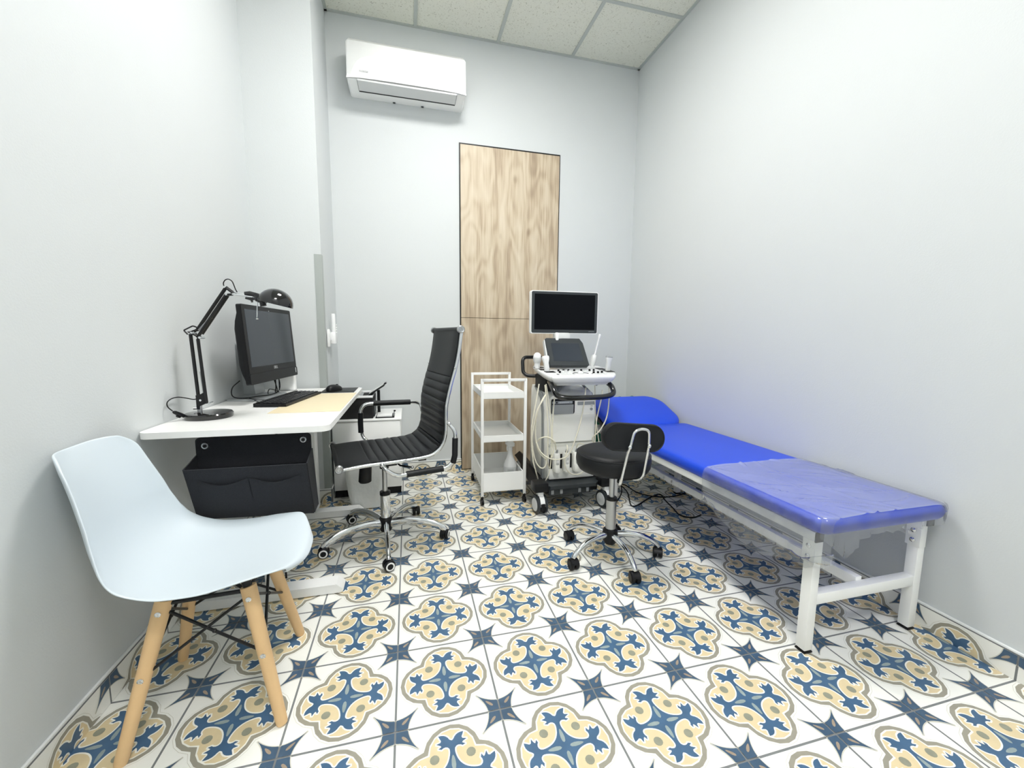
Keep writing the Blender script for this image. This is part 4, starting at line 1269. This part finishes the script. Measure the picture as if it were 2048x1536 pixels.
for (x, y, a) in ((.842, .975, 95), (1.288, .965, 100), (.90, 1.66, 60), (1.26, 1.66, 110)):
    b = U(); r = .058; a = radians(a); d = Vector((cos(a), sin(a), 0)); ax = Vector((-sin(a), cos(a), 0)); c = Vector((x, y, r))
    for s in (1, -1):
        o = c + ax * s * .026
        b.lathe([(0, -.009), (r * .8, -.010), (r, -.006), (r, .006), (r * .8, .010), (r * .78, .007), (0, .009)], DGREY, o, ax, 32)
        b.lathe([(0, .0), (r * .72, .0), (r * .70, .004), (0, .006)], LGREY, o + ax * s * .008, ax * s, 28)
    hood = []
    for i in range(12):
        an = radians(-20 + 200 * i / 11); q = c + d * cos(an) * r * .93 + Vector((0, 0, 1)) * sin(an) * r * 1.12
        hood.append([q + ax * t for t in (-.0155, .0155)])
    b.grid(hood, WHITE); b.box(c + Vector((0, 0, .072)), (.036, .036, .030), WHITE, .004, Matrix.Rotation(a, 4, 'Z'))
    b.box(c - d * .048 + Vector((0, 0, -.006)), (.02, .030, .05), BLACKP, .006, Matrix.Rotation(a, 4, 'Z'))
    b.build('castor', us)
# body
b = U()
rows = []
sec = rrect(.352, .36, .045, 6)
for (k, z, dx, dy) in ((.0, .165, 0, 0), (.95, .165, 0, 0), (1, .175, 0, 0), (1, .45, -.003, 0), (1, .66, 0, 0), (.99, .715, .002, .012), (.95, .742, .004, .03), (.0, .752, .004, .03)):
    rows.append([(1.083 + dx + x * k, 1.262 + dy + y * (k if z < .7 or k == 0 else k - .02), z + (0.02 * (y > 0) if z > .7 else 0)) for x, y in sec])
b.grid(rows, USW, True)
b.build('cabinet', us, 50)
b = U()      # grey side stripe, curving up the left side
for x in (.9045, 1.2615):
    P = [(1.105, .17), (1.145, .17), (1.140, .40), (1.148, .60), (1.185, .70), (1.32, .765), (1.30, .772), (1.15, .728), (1.115, .63), (1.104, .40)]
    b.prism(P, x - .0035, x + .0035, MGREY, FXm)
b.build('side_stripe', us)
b = U(); 
b.prism([(.925, .20), (1.243, .20), (1.248, .705), (1.225, .728), (.945, .728), (.920, .705)], 1.066, 1.085, USW, FZ)
b.build('front_cover', us)
b = U()
rows = []
for i in range(13):
    z = .432 + .172 * i / 12; t = i / 12
    y = 1.064 - .012 + .010 * sin(pi * min(1, t * 1.2)) * (t < .83) - .010 * (1 - t) ** 2
    rows.append([(.948 + .288 * k / 8, y + .006 * (abs(k - 4) / 4) ** 4, z) for k in range(9)])
b.grid(rows, USW); b.prism([(.948, .432), (1.236, .432), (1.236, .604), (.948, .604)], 1.060, 1.068, USW, FZ)
b.build('door_panel', us)
b = U(); b.prism(rrect(.160, .098, .010, 3, 1.018, .660), 1.0605, 1.068, BLACKP, FZ); dv = b.build('disc_drive', us)
b = U(); b.prism(rrect(.148, .060, .003, 2, 1.015, .642), 1.0575, 1.062, MGREY, FZ); b.prism(rrect(.138, .016, .002, 2, 1.012, .686), 1.0575, 1.062, SILVER, FZ)
for k in range(5): b.lathe([(.0042, 0), (.0042, .0015), (0, .0015)], LGREY, (.995 + k * .0135, 1.0575, .686), (0, -1, 0), 10)
b.box((.972, 1.057, .686), (.014, .002, .009), BLACKP); b.build('drive_face', dv)
b = U(); b.prism(rrect(.122, .022, .004, 3, 1.180, .676), 1.0625, 1.068, MGREY, FZ); b.build('card_slot', us)
b = U(); b.lathe([(.0095, 0), (.0095, .003), (.0075, .003), (.0075, .002), (0, .002)], MGREY, (1.218, 1.0655, .636), (0, -1, 0), 20); b.build('power_button', us)
text(us, 'ON', .009, UX @ frame((1.220, 1.0655, .655), (1, 0, 0), (0, 0, 1)), DGREY)
# lower front: connector bay with three probe plugs
b = U(); b.prism(rrect(.32, .022, .006, 3, 1.085, .408), 1.052, 1.068, USW2, FZ); b.box((1.085, 1.060, .372), (.318, .014, .05), USW, .004); b.box((1.085, 1.058, .215), (.318, .020, .07), USW, .008); b.build('lower_panel', us)
for k, x in enumerate((.965, 1.033, 1.100, 1.167)):
    b = U(); b.box((x - .006, 1.063, .300), (.056, .008, .105), RUB, .002); s_ = b.build('socket', us)
    if k < 3:
        c = U(); c.box((x + .004, 1.038, .300), (.043, .05, .128), USW, .010); c.box((x + .004, 1.018, .262), (.034, .03, .055), USW, .010); c.box((x + .004, 1.012, .310), (.016, .006, .05), LGREY, .003); c.tube([(x + .004, 1.035, .355), (x + .004, 1.020, .385)], [.010, .006], MGREY if k != 1 else BLACKP, 10); c.lathe([(.008, 0), (.008, .006), (0, .006)], WHITE, (x + .004, 1.012, .31), (0, -1, 0), 14)
        c.build('probe_plug', s_)
b = U(); b.lathe([(.016, 0), (.016, .010), (.012, .012), (0, .012)], LGREY, (.945, 1.066, .375), (0, -1, 0), 20); b.lathe([(.020, 0), (.020, .006), (0, .006)], MGREY, (.945, 1.066, .402), (0, -1, 0), 20); b.build('jack', us)
# column and lift arm
b = U(); b.tube([(1.10, 1.40, .72), (1.11, 1.37, .79), (1.09, 1.24, .815)], [.055, .045, .045], USW2, 14, asp=.6); b.tube([(1.00, 1.16, .742), (1.06, 1.20, .80)], [.030, .022], MGREY, 12, asp=.5); b.build('lift_arm', us)
# console
PT = [(.93, .925), (.893, .955), (.882, 1.02), (.888, 1.18), (.912, 1.36), (.96, 1.40), (1.36, 1.40), (1.402, 1.30), (1.392, 1.12), (1.352, 1.00), (1.31, .945), (1.265, .925)]
def cz(y): return .868 + (y - .925) * .070
b = U(); PTs = [(p.x, p.y) for p in spline([(x, y, 0) for x, y in PT], 5, True)]
cxx, cyy = 1.13, 1.14; rows = []
for (k, dz, ky) in ((0, 0, 0), (.97, 0, .97), (.99, -.002, .99), (1, -.008, 1), (.995, -.018, .995), (.93, -.040, .93), (.84, -.052, .86), (.82, -.062, .84), (0, -.064, 0)):
    rows.append([(cxx + (x - cxx) * k, cyy + (y - cyy) * ky, cz(cyy + (y - cyy) * ky) + dz) for x, y in PTs])
b.grid(rows[:6], WHITEG, True); b.grid(rows[5:], LGREY, True)
con = b.build('console', us, 50)
def onc(x, y, h=0): return Vector((x, y, cz(y) + h))
TLc = Matrix.Rotation(math.atan(.070), 4, 'X')
b = U()
for x in (1.005, 1.04, 1.075, 1.115, 1.165, 1.225, 1.255): b.lathe([(.0075, 0), (.0065, .012), (0, .013)], BLACKP, onc(x, 1.125), (0, 0, 1), 12)
for x, y in ((.99, 1.06), (1.21, 1.03), (1.24, 1.03), (1.275, 1.045)): b.lathe([(.0075, 0), (.007, .012), (0, .013)], BLACKP, onc(x, y), (0, 0, 1), 12)
b.build('knob', us)
b = U()
for x, y in ((1.03, 1.09), (1.075, 1.095), (1.125, 1.095), (1.18, 1.08), (1.01, 1.045)):
    b.box(onc(x, y, .003), (.032, .008, .007), LGREY, .002, TLc); b.box(onc(x, y + .010, .004), (.014, .012, .010), LGREY, .002, TLc)
for i in range(5):
    for j in range(2): b.box(onc(.985 + i * .018, .985 + j * .018, .0015), (.013, .012, .004), LGREY, .001, TLc)
    for j in range(2): b.box(onc(1.20 + i * .018, .985 + j * .018, .0015), (.013, .012, .004), LGREY, .001, TLc)
b.build('keypad', us, one=True)
b = U(); c0 = onc(1.115, 1.02); ring_ = [onc(1.115 + .050 * cos(radians(a)), 1.02 + .034 * sin(radians(a)), .001) for a in range(-10, 191, 10)]
b.tube(ring_, .0042, DGREY, 6, asp=.5); b.lathe([(.022, 0), (.022, .004), (.018, .005)], LGREY, c0, (0, 0, 1), 24); b.ball(onc(1.115, 1.02, .002), .016, WHITEG, 16); b.box(onc(1.20, 1.01, .001), (.03, .010, .003), DGREY, .001, TLc); b.box(onc(.955, 1.00, .001), (.012, .022, .003), DGREY, .001, TLc)
b.build('trackball', us)
# probe holders
b = U()
for x, y, r in ((.915, 1.30, .024), (.920, 1.20, .024), (.925, 1.10, .022)): b.box(onc(x + .012, y, .001), (.066, .05, .004), BLACKP, .008, TLc)
for x, y in ((1.345, 1.20), (1.352, 1.10)): b.box(onc(x, y, .001), (.055, .075, .004), BLACKP, .008, TLc)
b.build('probe_holder', us)
b = U(); b.box((.925, 1.19, .805), (.05, .22, .10), RUB, .010); b.build('holder_bracket', us)
b = U(); b.prism(rrect(.13, .10, .02, 4, 1.31, 1.17), .795, .815, LGREY)
b.tube(spline([(1.27, 1.12, .80), (1.275, 1.12, .785), (1.30, 1.12, .80)], 4), .004, MGREY, 6); b.build('cable_hook', us)
# handles
b = U(); b.tube(rounded([(.912, 1.03, .825), (.902, .945, .80), (.910, .900, .752), (.97, .878, .742), (1.10, .872, .742), (1.22, .878, .744), (1.292, .902, .756), (1.298, .945, .80), (1.290, 1.03, .825)], .035, 5), .0165, BLACKG, 14); b.build('front_handle', us)
b = U(); b.tube(rounded([(.985, 1.43, .960), (.828, 1.37, .962), (.826, 1.34, .860), (.845, 1.32, .838), (.945, 1.28, .835)], .04, 6), .0125, BLACKM, 12); b.build('side_handle', us)
# touch panel
TA = Vector((.9655, 1.185, .915)); TBv = Vector((1.2475, 1.175, .912)); TU = Vector((.957, 1.278, 1.097)) - TA
axx = (TBv - TA); ww, hh = axx.length, TU.length
tn = axx.normalized().cross(TU.normalized()).normalized(); uu = tn.cross(axx.normalized())
TM = UX @ Matrix(((axx.normalized().x, uu.x, tn.x, TA.x), (axx.normalized().y, uu.y, tn.y, TA.y), (axx.normalized().z, uu.z, tn.z, TA.z), (0, 0, 0, 1)))
b = MB(TM)
# the panel narrows slightly to the top
out = [(.0, .004), (.008, -.002), (ww - .010, -.002), (ww - .001, .006), (ww - .024, hh - .035), (ww - .045, hh), (.0, hh), (-.012, hh - .008)]
b.prism(out, -.030, .0, DGREY); b.prism([(x * .98 + .004, y * .98 + .002) for x, y in out], .0, .003, DGREY)
b.prism([(-.016, .05), (-.018, hh - .012), (.0, hh - .002), (.004, .02)], -.040, -.006, LGREY)
tp = b.build('touch_panel', us)
b = MB(TM); b.prism([(.032, .032), (ww - .038, .032), (ww - .056, hh - .040), (.026, hh - .040)], .0032, .0042, SCREENG); b.build('touch_screen', tp)
# monitor and neck
b = U(); b.tube([(1.13, 1.36, .88), (1.12, 1.36, 1.02), (1.098, 1.345, 1.13)], [.030, .026, .022], LGREY, 14, asp=.7); b.box((1.090, 1.300, 1.104), (.105, .060, .060), LGREY, .010); b.box((1.045, 1.296, 1.104), (.024, .062, .062), WHITE, .006); b.build('monitor_neck', us)
MM = UX @ Matrix.Translation((1.1035, 1.285, 1.271)) @ Matrix.Rotation(radians(-1.2), 4, 'Z') @ Matrix(((1, 0, 0, 0), (0, 0, -1, 0), (0, 1, 0, 0), (0, 0, 0, 1)))
b = MB(MM); b.prism(rrect(.486, .288, .012, 5), -.040, -.004, WHITE); b.prism(rrect(.486, .288, .012, 5), -.004, .002, WHITE); mt = b.build('monitor', us)
b = MB(MM); b.prism(rrect(.476, .277, .010, 4), .002, .005, DGREY); b.build('bezel', mt)
b = MB(MM); b.prism(rrect(.437, .238, .001, 2, 0, .003), .005, .0058, SCREEN); b.build('screen', mt)
text(mt, 'SAMSUNG', .0095, MM @ Matrix.Translation((.197, -.127, .0052)), MGREY, 'logo')
# cables of the probes: cream loops hanging in front of the cabinet
CB = [
 [(0.839, 1.02, 0.814), (0.817, 1, 0.717), (0.788, 0.99, 0.564), (0.786, 0.99, 0.469), (0.798, 0.99, 0.341), (0.818, 1, 0.272), (0.849, 1.04, 0.197)],
 [(0.892, 1.02, 0.759), (0.847, 1, 0.701), (0.813, 0.99, 0.594), (0.815, 0.99, 0.467), (0.839, 0.99, 0.386), (0.887, 1, 0.332), (0.919, 1.03, 0.271)],
 [(0.878, 1.02, 0.807), (0.883, 1, 0.715), (0.892, 0.99, 0.559), (0.894, 0.99, 0.463), (0.887, 0.99, 0.319), (0.864, 0.99, 0.284), (0.834, 0.99, 0.3), (0.807, 0.99, 0.356), (0.788, 0.985, 0.47), (0.797, 0.98, 0.565), (0.818, 0.98, 0.658), (0.879, 1, 0.747)],
 [(0.881, 1.01, 0.814), (0.896, 1, 0.715), (0.91, 0.985, 0.559), (0.914, 0.98, 0.433), (0.91, 0.98, 0.304), (0.898, 0.98, 0.24), (0.879, 1, 0.185)],
 [(0.935, 1, 0.729), (0.924, 0.99, 0.621), (0.919, 0.98, 0.496), (0.926, 0.975, 0.401), (0.917, 0.975, 0.353)],
 [(0.832, 1.02, 0.446), (0.844, 1, 0.473), (0.877, 0.98, 0.486), (0.91, 0.97, 0.474), (0.933, 0.97, 0.447), (0.952, 1, 0.393)],
 [(1.155, 1.02, 0.785), (1.138, 1, 0.708), (1.112, 0.98, 0.599), (1.071, 0.965, 0.476), (1.031, 0.96, 0.383), (0.998, 0.96, 0.352), (0.934, 0.965, 0.342), (0.879, 0.97, 0.361), (0.839, 0.98, 0.399), (0.817, 0.985, 0.453)],
 [(1.03, 1.01, 0.418), (1.024, 0.985, 0.402), (1.006, 0.97, 0.359), (0.998, 0.965, 0.318), (1.016, 0.965, 0.268), (1.056, 0.97, 0.237), (1.106, 0.98, 0.23), (1.149, 1, 0.24)],
 [(1.101, 1.02, 0.394), (1.105, 1, 0.426), (1.132, 0.99, 0.424), (1.158, 1, 0.4)],
 [(1.271, 1.02, 0.766), (1.258, 1.01, 0.702), (1.226, 1, 0.574), (1.22, 1, 0.443), (1.221, 1, 0.409)],
 [(1.316, 1.02, 0.798), (1.315, 1.01, 0.701), (1.291, 0.99, 0.59), (1.243, 0.98, 0.512), (1.208, 1, 0.466), (1.212, 1.02, 0.438), (1.232, 1.03, 0.407)],
 [(1.217, 1.02, 0.8), (1.23, 1.04, 0.699), (1.242, 1.04, 0.566), (1.269, 1.04, 0.413)],
]
for k, pts in enumerate(CB):
    b = U(); b.tube(spline(pts, 6), .0042 if k not in (3, 11) else .0034, CABLE, 8); b.build('cable', us)

def probe(nm, label, loc, build):
    t = thing(nm, label, 'probe', loc, 0, 'ultrasound probes held around the console'); build(t); return t
def p_ball(t):
    b = MB(); b.lathe([(0, -.02), (.016, -.02), (.020, .0), (.019, .022), (.026, .036), (.0275, .056), (.024, .074), (.013, .086), (0, .089)], WHITEG, seg=24); b.build('head', t)
    b = MB(); b.lathe([(.0195, .016), (.0268, .034), (.0280, .052), (.0278, .054)], LGREY, seg=24); b.build('collar', t)
def p_flat(t):
    b = MB(Matrix.Rotation(radians(-8), 4, 'Y')); b.grid([[(x * k, y * k2, z) for x, y in rrect(.040, .026, .010, 4)] for k, k2, z in ((.1, .1, -.022), (.8, .9, -.022), (.85, 1, .0), (.8, .9, .03), (1.15, 1.1, .055), (1.2, 1.1, .07), (1.0, .9, .078), (.1, .1, .08))], WHITEG, True); b.build('head', t)
def p_wand(t):
    b = MB(Matrix.Rotation(radians(14), 4, 'Y')); b.tube([(0, 0, -.02), (0, 0, .0), (0, 0, .03), (0, 0, .055), (0, 0, .062)], [.016, .019, .020, .017, .010], LGREY, 18); b.build('grip', t)
    b = MB(Matrix.Rotation(radians(14), 4, 'Y')); b.tube([(0, 0, .055), (0, 0, .18), (0, 0, .186), (0, 0, .202), (0, 0, .207)], [.0055, .0055, .009, .0095, .005], WHITEG, 16); b.build('shaft', t)
def p_lin(t):
    b = MB(Matrix.Rotation(radians(5), 4, 'Y')); b.grid([[(x * k, y * k2, z) for x, y in rrect(.046, .024, .009, 4)] for k, k2, z in ((.1, .1, -.03), (.62, .9, -.03), (.70, 1, .0), (.66, .95, .035), (.92, 1.1, .050), (1, 1.15, .056), (1, 1.1, .066))], LGREY, True); b.build('grip', t)
    b = MB(Matrix.Rotation(radians(5), 4, 'Y')); b.grid([[(x * k, y * k2, z) for x, y in rrect(.046, .024, .009, 4)] for k, k2, z in ((1, 1.1, .066), (1.0, 1.05, .074), (.9, .6, .078), (.1, .1, .078))], MGREY, True); b.build('lens', t)
probe('ultrasound_probe', 'ball-headed white probe standing in the console left rear holder', (.897, 1.245, .912), p_ball)
probe('ultrasound_probe', 'flat white probe in the holder just left of the touch panel', (.925, 1.13, .905), p_flat)
probe('ultrasound_probe', 'long thin wand probe leaning up right of the touch panel', (1.290, 1.22, .925), p_wand)
probe('ultrasound_probe', 'short wide-tipped probe at the right edge of the console', (1.352, 1.11, .905), p_lin)

# mains cables on the floor behind the stool
b = MB()
b.tube(spline([(1.517, 1.253, 0.03), (1.557, 1.25, 0.02), (1.554, 1.137, 0.006), (1.465, 0.94, 0.004), (1.508, 0.93, 0.004), (1.662, 1.024, 0.004), (1.761, 1.054, 0.005), (1.734, 0.957, 0.006), (1.71, 0.842, 0.004), (1.685, 0.732, 0.004), (1.738, 0.683, 0.004), (1.814, 0.702, 0.004)], 7), .004, RUB, 8)
b.tube(spline([(1.493, 1.197, 0.06), (1.593, 1.242, 0.02), (1.621, 1.117, 0.008), (1.704, 1.027, 0.006), (1.824, 1, 0.006), (1.979, 1.044, 0.004)], 7), .004, RUB, 8)
b.tube(spline([(1.446, 1.038, 0.1), (1.454, 1.046, 0.05), (1.432, 1.045, 0.006), (1.4, 1.014, 0.004)], 6), .004, RUB, 8)
tag(b.build('power_cables'), 'tangled black power cables on the tiled floor behind the stool', 'cable')

# ------------------------------------------------------------------ lights: two ceiling panels behind the picture's top edge
def emis(name, col, s):
    m = bpy.data.materials.new(name); m.use_nodes = True; nt = m.node_tree; nt.nodes.remove(nt.nodes['Principled BSDF'])
    e = nt.nodes.new('ShaderNodeEmission'); e.inputs['Color'].default_value = col; e.inputs['Strength'].default_value = s
    nt.links.new(e.outputs[0], nt.nodes['Material Output'].inputs['Surface']); return m
LP = [(.4575, .452), (.4575, -1.948)]
lab = ['square white LED ceiling panel nearest the air conditioner', 'square white LED ceiling panel by the front wall']
LEDM = emis('led_diffuser', (1, .985, .96, 1), 48.0)
for k, (x, y) in enumerate(LP):
    t = thing('ceiling_light', lab[k], 'ceiling light', (x, y, H))
    b = MB(); 
    for s in (1, -1): b.box((s * .293, 0, -.004), (.012, .598, .012), WHITE); b.box((0, s * .293, -.004), (.574, .012, .012), WHITE)
    b.build('frame', t)
    b = MB(); b.box((0, 0, -.003), (.574, .574, .004), LEDM); b.build('diffuser', t)
w = bpy.data.worlds.new('world'); scene.world = w; w.use_nodes = True
w.node_tree.nodes['Background'].inputs[0].default_value = (.8, .85, .9, 1); w.node_tree.nodes['Background'].inputs[1].default_value = .3
vs = scene.view_settings; vs.view_transform = 'Standard'; vs.look = 'None'; vs.exposure = 0.1; vs.gamma = 1; vs.use_curve_mapping = False
scene.cycles.max_bounces = 12; scene.cycles.diffuse_bounces = 6; scene.cycles.transparent_max_bounces = 12
scene.cycles.sample_clamp_indirect = 6
